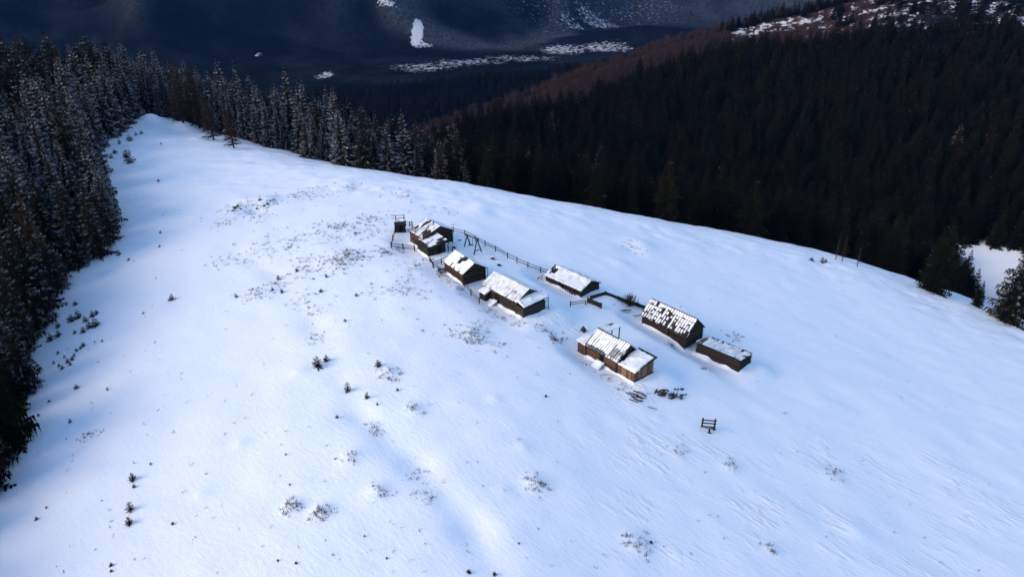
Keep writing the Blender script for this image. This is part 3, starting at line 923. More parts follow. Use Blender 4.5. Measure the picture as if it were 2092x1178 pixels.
def snow_sheet(parent, O, U, V, N, mask, thick=.11, step=.085, over=.06, seed=0, name='snow_cover'):
    """a blanket of snow lying on a roof slope: O eave corner, U along, V up the slope"""
    O, U, V, N = Vector(O), Vector(U), Vector(V), Vector(N).normalized()
    lu, lv = U.length, V.length
    nu, nv = max(4, int((lu + 2 * over) / step)), max(4, int((lv + over) / step))
    gu = np.linspace(-over, lu + over, nu + 1); gv = np.linspace(-over, lv + .03, nv + 1)
    uu, vv = np.meshgrid(gu, gv)
    m = mask(uu, vv, lu, lv)
    wob = vnoise(uu * 1.7 + seed, vv * 1.7, 3) * .10
    e = np.minimum(np.minimum(uu + over - wob * .6, lu + over - wob * .6 - uu), vv + over - wob * .6)
    edge = sm(-.02, .10, e)
    h = thick * m * edge * (0.65 + 0.7 * vnoise(uu * 1.3, vv * 1.3 + seed, 5)) - 0.035
    ud, vd = U / lu, V / lv
    co = (np.array(O)[None, None] + uu[..., None] * np.array(ud) + vv[..., None] * np.array(vd) + h[..., None] * np.array(N)).reshape(-1, 3)
    q = []
    w = nu + 1
    keep = (h > -0.034)
    for j in range(nv):
        for i in range(nu):
            if keep[j, i] or keep[j, i + 1] or keep[j + 1, i] or keep[j + 1, i + 1]:
                q.append((j * w + i, j * w + i + 1, (j + 1) * w + i + 1, (j + 1) * w + i))
    me = new_mesh(name, co, q, M_SNOW, True)
    return obj(name, me, parent)

def slope(house, O, U, V, mat, mask, wid=.32, thick=.11, seed=0, rag=.08, courses=1, part='roof'):
    """one roof plane: a thin deck, its boards, and the snow on it"""
    O, U, V = Vector(O), Vector(U), Vector(V)
    N = U.cross(V).normalized()
    if N.z < 0: N = -N
    r = panel(part, house, [O, O + U, O + U + V, O + V], .05, N, M_DARK)
    n = max(2, int(round(U.length / wid)))
    ud = U.normalized(); vd = V.normalized()
    for k in range(n):
        for c in range(courses):
            p = O + U * ((k + .5) / n) + N * (.02 + .012 * (courses - c)) + N * R(0, .012) + ud * R(-.015, .015)
            v0 = V * (c / courses); v1 = V * ((c + 1) / courses)
            bar('roof_board', r, p + v0 - vd * R(0, rag), p + v1 + vd * (R(0, rag * .5) if c == courses - 1 else .1), U.length / n * .93, .03, mat, N)
    if mask is not None:
        snow_sheet(r, O + N * .055, U, V, N, mask, thick, seed=seed)
    return r

# snow patterns on the roofs: u along the eave (m), v up the slope (m)
def m_full(seed, bald=.0, eave=.0):
    def f(u, v, lu, lv):
        n = fbm(u * 1.1 + seed, v * 1.1, 3, seed)
        return sm(.16 + bald, .34 + bald, n + .25 - eave * np.exp(-np.maximum(v, 0) / .5))
    return f
def m_streak(seed, dens=.5, hole=None, lowonly=0.0, freq=4.0, seam=None):
    """bare streaks running down the slope"""
    def f(u, v, lu, lv):
        n = vnoise(u * freq + seed, v * .55, seed) * .65 + vnoise(u * freq * 2.1, v * 1.2 + seed, seed + 4) * .35
        n = n + lowonly * (v / lv - .5)
        k = sm(dens - .09, dens + .05, n)
        if seam is not None:      # thin bare lines between boards or sheets
            sp, thr = seam
            fr_ = np.abs((u / sp) % 1.0 - .5)
            on = sm(thr, thr - .12, vnoise(np.floor(u / sp) * 3.1 + seed, v * 1.1, seed + 2) * .6 + .4 * vnoise(u * .5, v * .9, seed + 6))
            k = k * (1 - on * sm(.30, .44, fr_))
        if hole is not None:
            for (hu, hv, ru, rv) in hole:
                q = ((u / lu - hu) / ru) ** 2 + ((v / lv - hv) / rv) ** 2 + (vnoise(u * 5, v * 5, seed) - .5) * .9
                k = k * sm(.7, 1.1, q)
        return k
    return f
def m_shingle(seed, cols, rows):
    def f(u, v, lu, lv):
        cu = u / lu * cols; rv = v / lv * rows
        ci = np.floor(cu); ri = np.floor(rv)
        fu = cu - ci; fv = rv - ri
        g = hsh(ci, ri, seed); g2 = hsh(ci, ri, seed + 5); g3 = hsh(ci, ri, seed + 9)
        k = sm(.06, .22 + .15 * g3, fu) * sm(1.0, .86, fu) * sm(.02 + .35 * g2 * (g3 > .5), .10 + .4 * g2 * (g3 > .5), fv)
        k = k * (g > .09)
        big = vnoise(u * .9 + 5, v * .9, seed)
        return k * sm(.02, .10, big)
    return f

def snow_bank(h, a, b, out, hmax=.35, wid=.9, seed=1):
    """drift of snow lying against a wall from a to b"""
    a, b, o = Vector(a), Vector(b), Vector(out)
    d = b - a; L = d.length; d.normalize()
    ca, sa = math.cos(h.rotation_euler.z), math.sin(h.rotation_euler.z)
    nu, nv = max(6, int(L / .3)), 6
    V, Q = [], []
    for i in range(nu + 1):
        u = -.4 + (L + .8) * i / nu
        top = hmax * (.25 + 1.1 * float(vnoise(u * .9 + seed * 7.3, seed * 3.1, 4))) * min(1.0, .25 + min(u + .4, L + .4 - u) / .8)
        wd = wid * (.5 + float(vnoise(u * .7 + seed, 2.2, 6)))
        for j in range(nv + 1):
            t = j / nv
            p = a + d * u + o * (wd * t - .04)
            hk = h.scale.x; wx = h.location.x + hk * (ca * p.x - sa * p.y); wy = h.location.y + hk * (sa * p.x + ca * p.y)
            V.append((p.x, p.y, (float(fine(wx, wy)) - h.location.z) / hk + top * (1 - t) ** 1.6 - .10 * t))
    for i in range(nu):
        for j in range(nv):
            k = i * (nv + 1) + j; Q.append((k, k + 1, k + nv + 2, k + nv + 1))
    return obj('snow_bank', new_mesh('snow_bank', V, Q, M_SNOWB, True), h)

def house_frame(name, C, a_deg, L, W, label, cat='hut', group='wooden huts on the snowy meadow', k=1.0):
    a = math.radians(a_deg)
    e = Vector((math.cos(a), math.sin(a))); n = Vector((e.y, -e.x))
    c = Vector(C) + n * (W * k / 2) + e * (L * k / 2)
    z = float(broad(c.x, c.y))
    o = empty(name, (c.x, c.y, z), a, label, cat, group); o.scale = (k, k, k)
    return o
# in a hut's own axes: +x runs along the ridge away from the camera, +y faces the sunny left side

def gable_hut(name, C, a, L, W, hw, hr, label, mat_long, mat_end, roof_mat, mL, mR, frac=.5, o=.28, wid=.32, gap=None, courses=1, thick=.11, gable_mat=None, rag=.08, near_bank=True, k=1.0):
    h = house_frame(name, C, a, L, W, label, k=k)
    x0, x1, y0, y1 = -L / 2 + o, L / 2 - o, -W / 2 + o, W / 2 - o
    yr = W / 2 - W * frac
    # walls meet the roof a little under its planes
    pl = (hr - hw) / (W / 2 - yr); pr = (hr - hw) / (yr + W / 2)
    hl = hw + pl * o - .06; hrr = hw + pr * o - .06
    log_wall(h, (x1, y1, 0), (x0, y1, 0), hl, (0, 1, 0), mat_long, gap=gap)
    log_wall(h, (x0, y0, 0), (x1, y0, 0), hrr, (0, -1, 0), mat_long)
    hb = min(hl, hrr)
    log_wall(h, (x0, y1, 0), (x0, y0, 0), hb, (-1, 0, 0), mat_end)
    log_wall(h, (x1, y0, 0), (x1, y1, 0), hb, (1, 0, 0), mat_end)
    gm = gable_mat or mat_end
    snow_bank(h, (x1, y1 + .12, 0), (x0, y1 + .12, 0), (0, 1, 0), .30, 1.0, L)
    snow_bank(h, (x0, y0 - .12, 0), (x1, y0 - .12, 0), (0, -1, 0), .5, 1.3, L + 1)
    if near_bank: snow_bank(h, (x0 - .12, y1, 0), (x0 - .12, y0, 0), (-1, 0, 0), .3, 1.0, L + 2)
    snow_bank(h, (x1 + .12, y0, 0), (x1 + .12, y1, 0), (1, 0, 0), .35, 1.0, L + 3)
    gable(h, x0, y1, y0, hb, yr, hr - .08, (-1, 0, 0), gm)
    gable(h, x1, y1, y0, hb, yr, hr - .08, (1, 0, 0), gm)
    slope(h, (-L / 2, W / 2, hw), (L, 0, 0), (0, yr - W / 2, hr - hw), roof_mat, mL, wid, thick, 1, rag, courses)
    slope(h, (-L / 2, -W / 2, hw), (L, 0, 0), (0, yr + W / 2, hr - hw), roof_mat, mR, wid, thick, 9, rag, courses)
    bar('ridge_board', h, (-L / 2 - .03, yr + .06, hr + .05), (L / 2 + .1, yr + .06, hr + .05), .20, .03, roof_mat, (0, .6, .8))
    for x in (-L / 2 + .02, L / 2 - .02):
        bar('rafter', h, (x, W / 2 + .05, hw - .10), (x, yr, hr - .10), .07, .13, roof_mat, (0, hr - hw, W / 2 - yr))
        bar('rafter', h, (x, -W / 2 - .05, hw - .10), (x, yr, hr - .10), .07, .13, roof_mat, (0, -(hr - hw), W / 2 + yr))
    return h, (x0, x1, y0, y1, yr)

def mono_roof(h, xa, xb, y_lo, y_hi, z_lo, z_hi, mat, mask, wid=.3, part='roof', thick=.10, rag=.08):
    return slope(h, (xa, y_lo, z_lo), (xb - xa, 0, 0), (0, y_hi - y_lo, z_hi - z_lo), mat, mask, wid, thick, 3, rag, 1, part)

def ramp_board(h, name, x, y0, z0, y1, z1, wid, mat):
    """a wide board leaning from the wall to the ground, with snow on it"""
    V = Vector((0, y1 - y0, z1 - z0)); U = Vector((wid, 0, 0))
    N = U.cross(V).normalized(); N = N if N.z > 0 else -N
    O = Vector((x - wid / 2, y0, z0))
    b = panel(name, h, [O, O + U, O + U + V, O + V], .06, N, mat)
    snow_sheet(b, O + N * .01 , U, V, N, m_full(4), .16, .12, .04)
    return b

def door(h, p, out, wid, hgt, mat, along=(1, 0, 0)):
    p, o, d = Vector(p), Vector(out), Vector(along)
    a = p - d * wid / 2; b = p + d * wid / 2
    dd = panel('door', h, [a + o * .13, b + o * .13, b + o * .13 + Vector((0, 0, hgt)), a + o * .13 + Vector((0, 0, hgt))], .05, o, mat)
    for q in (a, b): bar('door_post', dd, q + o * .15 + Vector((0, 0, -.2)), q + o * .15 + Vector((0, 0, hgt + .1)), .09, .07, M_BOARD, o)
    bar('lintel', dd, a - d * .08 + o * .152 + Vector((0, 0, hgt + .06)), b + d * .08 + o * .152 + Vector((0, 0, hgt + .06)), .10, .07, M_BOARD, o)
    return dd

# ------------------------------------------------------------------ the huts
# 1: far hut with brown boarded side and a pole at the ridge
h1, q1 = gable_hut('log_hut', (-17.25, 127.1), 128.7, 5.3, 7.3, 2.55, 4.1, 'farthest gabled hut with a brown boarded side and a pole on its roof', M_NEWD, M_LOG, M_BOARD,
                   m_streak(3, .46, [(.10, .30, .20, .26)], .05, 3.4, (.38, .95)), m_streak(8, .2), frac=.58)
bar('roof_pole', h1, (-1.2, .2, 3.4), (-1.2, .2, 5.0), .14, .14, M_LOG, (1, 0, 0), 'log')
wn_ = panel('window', h1, [(1.0, q1[3] + .14, 1.0), (1.55, q1[3] + .14, 1.0), (1.55, q1[3] + .14, 1.6), (1.0, q1[3] + .14, 1.6)], .04, (0, 1, 0), M_DARK)
for a, b in (((.95, .97), (1.6, .97)), ((.95, 1.63), (1.6, 1.63)), ((.98, .97), (.98, 1.63)), ((1.57, .97), (1.57, 1.63))):
    bar('window_frame', wn_, (a[0], q1[3] + .15, a[1]), (b[0], q1[3] + .15, b[1]), .06, .05, M_NEW, (0, 1, 0))
for k in range(3):
    bar('porch_post', h1, (q1[0] - .55, q1[2] + .3 + k * 1.0, -.4), (q1[0] - .55, q1[2] + .3 + k * 1.0, 2.3), .10, .10, M_BOARD, (1, 0, 0))
bar('porch_beam', h1, (q1[0] - .55, q1[2] + .2, 2.35), (q1[0] - .55, q1[2] + 2.5, 2.35), .12, .12, M_BOARD, (1, 0, 0))

# 2: small dark hut in front of it with a ragged lean-to roof
h2 = house_frame('log_hut', (-16.05, 123.7), 124.0, 4.9, 4.3, 'small dark hut with a ragged single-slope roof, huddled before the farthest hut')
L2, W2 = 4.9, 4.3
log_wall(h2, (L2 / 2 - .4, W2 / 2 - .35, 0), (-L2 / 2 + .4, W2 / 2 - .35, 0), 1.85, (0, 1, 0), M_LOGG)
log_wall(h2, (-L2 / 2 + .4, -W2 / 2 + .35, 0), (L2 / 2 - .4, -W2 / 2 + .35, 0), 2.45, (0, -1, 0), M_LOGG)
log_wall(h2, (-L2 / 2 + .4, W2 / 2 - .35, 0), (-L2 / 2 + .4, -W2 / 2 + .35, 0), 1.95, (-1, 0, 0), M_LOGG)
log_wall(h2, (L2 / 2 - .4, -W2 / 2 + .35, 0), (L2 / 2 - .4, W2 / 2 - .35, 0), 1.95, (1, 0, 0), M_LOGG)
for x, o in ((-L2 / 2 + .4, -1), (L2 / 2 - .4, 1)):
    panel('gable', h2, [(x, W2 / 2 - .35, 1.8), (x, -W2 / 2 + .35, 1.8), (x, -W2 / 2 + .35, 2.5), (x, W2 / 2 - .35, 1.9)], .06, (o, 0, 0), M_BOARD)
snow_bank(h2, (L2 / 2 - .4, W2 / 2 - .2, 0), (-L2 / 2 + .4, W2 / 2 - .2, 0), (0, 1, 0), .35, .9, 20)
snow_bank(h2, (-L2 / 2 + .26, W2 / 2 - .35, 0), (-L2 / 2 + .26, -W2 / 2 + .35, 0), (-1, 0, 0), .25, .9, 21)
mono_roof(h2, -L2 / 2, L2 / 2, W2 / 2, -W2 / 2, 1.95, 2.75, M_ROOFB, m_streak(12, .40, [(.02, .7, .16, .25), (.5, .02, .7, .14)], .15, 2.6, (.3, .85)), .26, rag=.3)
for k in range(9):
    x = R(-L2 / 2, L2 / 2)
    bar('broken_board', h2, (x, W2 / 2 - .2 + R(0, .3), 1.95 + R(-.05, .1)), (x + R(-.3, .3), W2 / 2 + R(.2, .6), 1.5 + R(-.2, .2)), R(.08, .2), .03, M_ROOFB, (0, .5, .8))
door(h2, (-L2 / 2 + .4, -.6, 0), (-1, 0, 0), .9, 1.6, M_DARK, (0, 1, 0))

# 3: dark hut with a burnt-looking bare patch in its snow
h3, q3 = gable_hut('log_hut', (-8.8, 113.85), 124.6, 6.9, 5.2, 2.0, 3.6, 'dark log hut with a bare black patch in the middle of its snowy roof', M_LOGR, M_LOG, M_ROOFB,
                   m_streak(5, .24, [(.46, .72, .09, .34), (.36, .95, .07, .2)], .34, 4.0, (.32, .42)), m_streak(15, .18), frac=.5)
for k in range(8):
    bar('loose_board', h3, (R(-.7, .6), R(-.3, .9), 3.0 + R(0, .25)), (R(-.6, .9), R(.2, 1.0), 3.25 + R(0, .3)), .16, .04, M_ROOFB, (0, .5, .8))
bar('prop_pole', h3, (q3[0] - .5, q3[2] - .25, -.4), (q3[0] - .5, q3[2] - .25, 2.1), .10, .10, M_BOARD, (1, 0, 0), 'log')
bar('foot_beam', h3, (q3[0] - .5, q3[3], .05), (q3[0] - .5, q3[2] - .2, .05), .16, .12, M_BOARD, (0, 0, 1))

# 4: the longest hut with a lean-to on its near end
h4, q4 = gable_hut('log_hut', (0.78, 105.14), 131.2, 9.15, 5.85, 2.35, 3.9, 'longest hut, gabled, with a lean-to on its near end and a box porch', M_LOG, M_BOARD, M_TIN, near_bank=False, k=1.02, mL=m_streak(7, .24, None, .25, 2.6, (.42, .86)), mR=m_streak(17, .2), frac=.5, gap=(3.0, 4.1, .1, 1.9), wid=.42)
x0, x1, y0, y1, yr = q4
lx = -4.57 - 1.5
for (a, b, o) in (((x0, y1, 0), (lx + .1, y1, 0), (0, 1, 0)), ((lx + .1, y1, 0), (lx + .1, y0 + .6, 0), (-1, 0, 0)), ((lx + .1, y0 + .6, 0), (x0, y0 + .6, 0), (0, -1, 0))):
    log_wall(h4, a, b, 1.85, o, M_BOARD, course=.26)
slope(h4, (lx - .1, y1 + .1, 2.0), (0, -5.5, 0.25), (1.75, 0, .55), M_TIN, m_full(31, 0), .4, .2, part='lean_to_roof')
for z in (1.3, 1.6, 1.9, 2.15):
    bar('rail', h4, (lx + .2, y0 + .9, z), (lx - .15, y0 - .15, z + .1), .07, .05, M_BOARD, (0, 0, 1))
bar('support_post', h4, (lx - .2, y0 - .2, -.3), (lx - .05, y0 + .0, 2.5), .11, .11, M_BOARD, (1, 0, 0), 'log')
bar('rail', h4, (lx + .1, y0 + 2.6, .25), (lx - .2, y0 - .2, .3), .07, .06, M_BOARD, (0, 0, 1))
snow_bank(h4, (lx - .02, y1, 0), (lx - .02, y0 + .6, 0), (-1, 0, 0), .25, .9, 40)
snow_bank(h4, (x0, y1 + .12, 0), (lx, y1 + .12, 0), (0, 1, 0), .22, .8, 41)
# box porch on the left side
pa, pb_, py = x1 - 1.7, x1 - .2, y1 + 1.15
pw = [((pb_, py, 0), (pa, py, 0), (0, 1, 0)), ((pa, py, 0), (pa, y1 + .1, 0), (-1, 0, 0)), ((pb_, y1 + .1, 0), (pb_, py, 0), (1, 0, 0))]
for a, b, o in pw: board_wall(h4, a, b, 1.55 if a[1] > y1 + .5 else 1.85, 1.55 if b[1] > y1 + .5 else 1.85, o, M_LOGG, .28)
slope(h4, (pa - .15, py + .15, 1.5), (1.8, 0, 0), (0, -1.4, .4), M_BOARD, m_full(41), .3, .2, part='porch_roof')
ramp_board(h4, 'ramp', .9, y1 + .25, .75, y1 + 1.7, .05, 1.0, M_BOARD)
door(h4, (1.05, y1 - .1, .1), (0, 1, 0), 1.0, 1.7, M_DARK)

# 5: low reddish hut on the right with a deep snow roof
h5, q5 = gable_hut('log_hut', (12.72, 116.88), 133.0, 9.05, 5.3, 1.42, 2.6, 'low reddish brown hut with a thick white roof and a dark doorway', M_LOGR, M_LOGG, M_ROOFB,
                   m_streak(9, .16, [(.86, .62, .05, .3), (.92, .55, .03, .35), (.97, .8, .04, .3)], 0, 3.5), m_streak(19, .34, [(.75, .95, .12, .3), (.45, .5, .08, .2)], 0, 2.0), thick=.2, gap=(3.2, 4.4, -.1, 1.35), k=1.05)
door(h5, (.75, q5[3] - .1, .0), (0, 1, 0), 1.1, 1.25, M_DARK)
for k in range(6):
    bar('leaning_board', h5, (-1.0 - k * .42, q5[3] + .45, -.1), (-1.0 - k * .42 + R(-.2, .2), q5[3] + .16, 1.15), .2, .04, M_LOGR, (0, 1, .3))
for y in (q5[3] - .2, q5[3] + .9):
    bar('side_post', h5, (q5[1] + 1.3, y, -.3), (q5[1] + 1.3, y, .7), .08, .08, M_BOARD, (1, 0, 0))
bar('side_rail', h5, (q5[1] + 1.3, q5[3] - .4, .72), (q5[1] + 1.3, q5[3] + 1.1, .72), .07, .06, M_BOARD, (0, 0, 1))
bar('side_rail', h5, (q5[1] + .1, q5[3] + .9, .78), (q5[1] + 1.4, q5[3] + .9, .78), .07, .06, M_BOARD, (0, 0, 1))

# 6: black log barn with a steep shingled roof in patchy snow
h6, q6 = gable_hut('log_barn', (30.34, 106.43), 130.5, 9.6, 4.9, 1.75, 4.1, 'near-black log barn with steep shingled roof in patchy snow', M_LOG, M_LOG, M_ROOFB,
                   m_shingle(6, 19, 4), m_streak(29, .3, None, 0, 3.0), wid=.42, courses=4, thick=.12, gap=(4.6, 5.7, -.2, 1.5), k=1.075)
door(h6, (-.4, q6[3] - .1, -.1), (0, 1, 0), 1.0, 1.5, M_LOGG)
for k in range(10):
    bar('broken_board', h6, (4.4 + R(-.3, .3), R(.2, 2.4), 2.1 + R(0, .5)), (4.7 + R(0, .6), R(.6, 2.9), 1.7 + R(-.2, .9)), R(.06, .14), .03, M_ROOFB, (0, .6, .8))
for k in range(12):
    f = R(.05, .8); x = R(-4.6, 4.6)
    y = 2.45 * (1 - f); z = 1.75 + 2.3 * f
    bar('shingle', h6, (x, y + .1, z + .14), (x + R(-.08, .08), y - .35, z + .49), R(.1, .2), .03, M_ROOFB, (0, .7, .7))

# 7: low trough-like shed with a flat snow roof and a greenish far end
h7 = house_frame('low_shed', (38.0, 100.3), 134.9, 7.8, 3.8, 'low dark log shed with a flat snowy roof, greenish at its far end', 'shed', k=1.087)
L7, W7 = 7.8, 3.8
log_wall(h7, (L7 / 2 - .2, W7 / 2 - .2, 0), (-L7 / 2 + .2, W7 / 2 - .2, 0), 2.1, (0, 1, 0), M_LOG)
log_wall(h7, (-L7 / 2 + .2, -W7 / 2 + .2, 0), (L7 / 2 - .2, -W7 / 2 + .2, 0), 1.7, (0, -1, 0), M_LOG)
log_wall(h7, (-L7 / 2 + .2, W7 / 2 - .2, 0), (-L7 / 2 + .2, -W7 / 2 + .2, 0), 1.7, (-1, 0, 0), M_LOG)
log_wall(h7, (L7 / 2 - .2, -W7 / 2 + .2, 0), (L7 / 2 - .2, W7 / 2 - .2, 0), 1.7, (1, 0, 0), M_LOG)
snow_bank(h7, (L7 / 2, W7 / 2 - .06, 0), (-L7 / 2, W7 / 2 - .06, 0), (0, 1, 0), .4, 1.1, 70)
snow_bank(h7, (-L7 / 2 + .06, W7 / 2, 0), (-L7 / 2 + .06, -W7 / 2, 0), (-1, 0, 0), .3, 1.0, 71)
mono_roof(h7, -L7 / 2, L7 / 2 - 1.5, -W7 / 2, W7 / 2, 1.82, 2.25, M_ROOFB, m_streak(23, .32, [(.0, .5, .12, .1)], 0, 2.2, (.4, .7)), .32, rag=.2)
mono_roof(h7, L7 / 2 - 1.48, L7 / 2 + .1, -W7 / 2, W7 / 2, 1.84, 2.27, M_GREEN, m_streak(25, .42, None, 0, 2.5), .45, part='green_roof')
for k in range(8):
    x = -L7 / 2 + .3 + k * .95
    bar('roof_pole', h7, (x, -W7 / 2 - R(.05, .3), 1.90), (x + R(-.1, .1), -W7 / 2 + .35, 1.98), .09, .09, M_LOG, (0, 0, 1), 'log')
for k in range(4):
    bar('end_log', h7, (-L7 / 2 + .1, -W7 / 2 + .1 - R(.1, .35), .3 + k * .4), (-L7 / 2 + .12, W7 / 2 - .1 + R(.05, .2), .3 + k * .4), .2, .2, M_LOG, (0, 0, 1), 'log')

# 8: newest hut in front: brown boards, annexe, small privy-like end room, canopy behind
h8, q8 = gable_hut('plank_hut', (16.1, 92.45), 129.75, 6.6, 4.9, 2.05, 3.85, 'brown plank hut nearest the camera with corrugated roof and lower annexe', M_NEWD, M_LOG, M_TIN, near_bank=False, k=1.058, mL=m_streak(27, .24, [(.62, .06, .34, .10)], .22, 3.2, (.46, .80)), mR=m_streak(37, .12), frac=.58, gap=(2.6, 3.6, .1, 1.7), wid=.3)
x0, x1, y0, y1, yr = q8
for k in range(13):      # corrugations showing at the near end of the roof
    x = -3.25 + k * .16
    f0, f1 = .05, R(.45, .72)
    Y = lambda f: 2.45 + (yr - 2.45) * f
    Z = lambda f: 2.05 + 1.8 * f + .15
    bar('roof_rib', h8, (x, Y(f0), Z(f0)), (x, Y(f1), Z(f1)), .045, .05, M_ROOFB, (0, 1.8, 2.45 - yr))
bar('ridge_cap', h8, (-.9, yr + .16, 3.95), (3.3, yr + .16, 3.95), .22, .05, M_TIN, (0, .6, .8))
ramp_board(h8, 'ramp', -.2, y1 + .3, .75, y1 + 1.6, .05, 1.5, M_BOARD)
door(h8, (-.3, y1 - .1, .1), (0, 1, 0), 1.1, 1.6, M_DARK)
# annexe at the near end
ax0, ax1, ay0, ay1 = -3.3 - 3.05, -3.3 + .2, -2.15, 2.05
board_wall(h8, (ax1, ay1, 0), (ax0, ay1, 0), 1.80, 1.80, (0, 1, 0), M_NEW, .3)
board_wall(h8, (ax0, ay1, 0), (ax0, ay0, 0), 1.80, 2.45, (-1, 0, 0), M_NEW, .3)
board_wall(h8, (ax0, ay0, 0), (ax1, ay0, 0), 2.45, 2.45, (0, -1, 0), M_NEWD, .3)
an = mono_roof(h8, ax0 - .3, ax1 - .12, ay1 + .3, ay0 - .3, 1.82, 2.58, M_ROOFB, m_streak(35, .10, [(1.0, .25, .13, .3), (.0, .75, .07, .6), (.5, 1.0, .8, .1)], 0, 3), .28, 'annexe_roof', .2)
bar('fascia', h8, (ax0 - .32, ay1 + .3, 1.78), (ax0 - .32, ay0 - .3, 2.53), .12, .04, M_NEWD, (-1, 0, 0))
bar('sill_beam', h8, (ax0 - .06, ay1 + .05, .02), (ax0 - .06, ay0 - .05, .02), .14, .12, M_LOG, (-1, 0, 0))
bar('sill_beam', h8, (ax1, ay1 + .06, .02), (ax0 - .05, ay1 + .06, .02), .14, .12, M_LOG, (0, 1, 0))
snow_bank(h8, (ax1, ay1 + .14, 0), (ax0, ay1 + .14, 0), (0, 1, 0), .22, .8, 80)
snow_bank(h8, (ax0 - .13, ay1, 0), (ax0 - .13, ay0, 0), (-1, 0, 0), .22, .8, 81)
# small end room
ex0, ex1, ey0, ey1 = x1 + .14, x1 + 1.75, y1 - 1.5, y1 + .25
board_wall(h8, (ex1, ey1, 0), (ex0, ey1, 0), 2.0, 2.0, (0, 1, 0), M_NEWD, .26)
board_wall(h8, (ex1, ey0, 0), (ex1, ey1, 0), 2.2, 2.0, (1, 0, 0), M_NEWD, .26)
board_wall(h8, (ex0, ey1, 0), (ex0, ey0, 0), 2.0, 2.2, (-1, 0, 0), M_NEWD, .26)
board_wall(h8, (ex0, ey0, 0), (ex1, ey0, 0), 2.2, 2.2, (0, -1, 0), M_NEWD, .26)
mono_roof(h8, ex0 - .05, ex1 + .25, ey1 + .25, ey0 - .25, 2.02, 2.28, M_BOARD, m_full(51, .05), .3, 'end_room_roof', .08)
# canopy on posts behind the ridge
mono_roof(h8, x1 - 1.3, x1 + .45, yr - .15, yr - 3.4, 3.80, 3.45, M_TIN, m_streak(45, .34), .35, 'canopy', .06)
for x in (x1 - 1.2, x1 + .3):
    bar('canopy_post', h8, (x, yr - 3.2, -.4), (x, yr - 3.2, 3.38), .13, .13, M_LOG, (1, 0, 0))
bar('canopy_beam', h8, (x1 - 1.3, yr - 3.2, 3.3), (x1 + .45, yr - 3.2, 3.3), .12, .14, M_LOG, (0, 0, 1))

# 9: little dark shed with an open frame of posts above it
p = at(818, 471)
h9 = empty('post_shed', (p[0], p[1], p[2]), math.radians(100), 'tiny black shed with an open post frame on top beside the farthest hut', 'shed')
for (a, b, o) in (((-.9, -1.0, 0), (-.9, 1.0, 0), (-1, 0, 0)), ((.9, 1.0, 0), (.9, -1.0, 0), (1, 0, 0)), ((-.9, 1.0, 0), (.9, 1.0, 0), (0, 1, 0)), ((.9, -1.0, 0), (-.9, -1.0, 0), (0, -1, 0))):
    log_wall(h9, a, b, 1.5, o, M_LOG, corner=.08)
panel('platform', h9, [(-1.05, -1.15, 1.6), (1.05, -1.15, 1.6), (1.05, 1.15, 1.6), (-1.05, 1.15, 1.6)], .08, (0, 0, 1), M_ROOFB)
for x in (-.8, .8):
    for y in (-.9, .8):
        bar('post', h9, (x, y, 1.5), (x + R(-.05, .05), y + R(-.05, .05), 3.05), .12, .12, M_LOG, (1, 0, 0), 'log')
for x in (-.8, .8): bar('beam', h9, (x, -1.2, 3.05), (x, 1.6, 3.05), .12, .12, M_LOG, (0, 0, 1), 'log')
for y in (-.9, .8): bar('beam', h9, (-1.0, y, 2.95), (1.0, y, 2.95), .1, .1, M_LOG, (0, 0, 1), 'log')
bar('brace', h9, (-.8, -.9, 1.6), (-.8, .8, 2.9), .08, .08, M_LOG, (1, 0, 0), 'log')
bar('brace', h9, (-.8, .8, 1.6), (-.8, .1, 2.9), .08, .08, M_LOG, (1, 0, 0), 'log')
panel('hatch', h9, [(-1.06, -.5, .25), (-1.06, .15, .25), (-1.06, .15, 1.35), (-1.06, -.5, 1.35)], .04, (-1, 0, 0), M_DARK)

# ------------------------------------------------------------------ fences
def fence(name, label, spots, rails=(0.45, 0.95), post_h=1.2, sub=1, mat=None, rail_w=.13, group='rail fences round the huts', boards=False, prot=0.12):
    mat = mat or (M_BOARD if boards else M_LOG)
    P = [at(u, v) for u, v in spots]
    Q = []
    for a, b in zip(P[:-1], P[1:]):
        for k in range(sub): Q.append(a + (b - a) * k / sub)
    Q.append(P[-1])
    o = Vector((Q[0][0], Q[0][1], Q[0][2]))
    e = empty(name, o, 0, label, 'fence', group)
    L = [Vector((q[0], q[1], float(fine(q[0], q[1])))) - o for q in Q]
    for q in L:
        bar('post', e, q + Vector((0, 0, -.4)), q + Vector((R(-.06, .06), R(-.06, .06), post_h + R(-.08, .12))), .19, .19, mat, (1, 0, 0), 'log')
    for a, b in zip(L[:-1], L[1:]):
        d = (b - a).normalized(); s = Vector((-d.y, d.x, 0)).normalized()
        for z in rails:
            off = s * (.09 if boards else .08)
            bar('board' if boards else 'rail', e, a - d * prot + off + Vector((0, 0, z + R(-.04, .04))), b + d * prot + off + Vector((0, 0, z + R(-.04, .04))), .05 if boards else .1, rail_w * R(.85, 1.1), mat, (0, 0, 1), 'box' if boards else 'log')
    return e

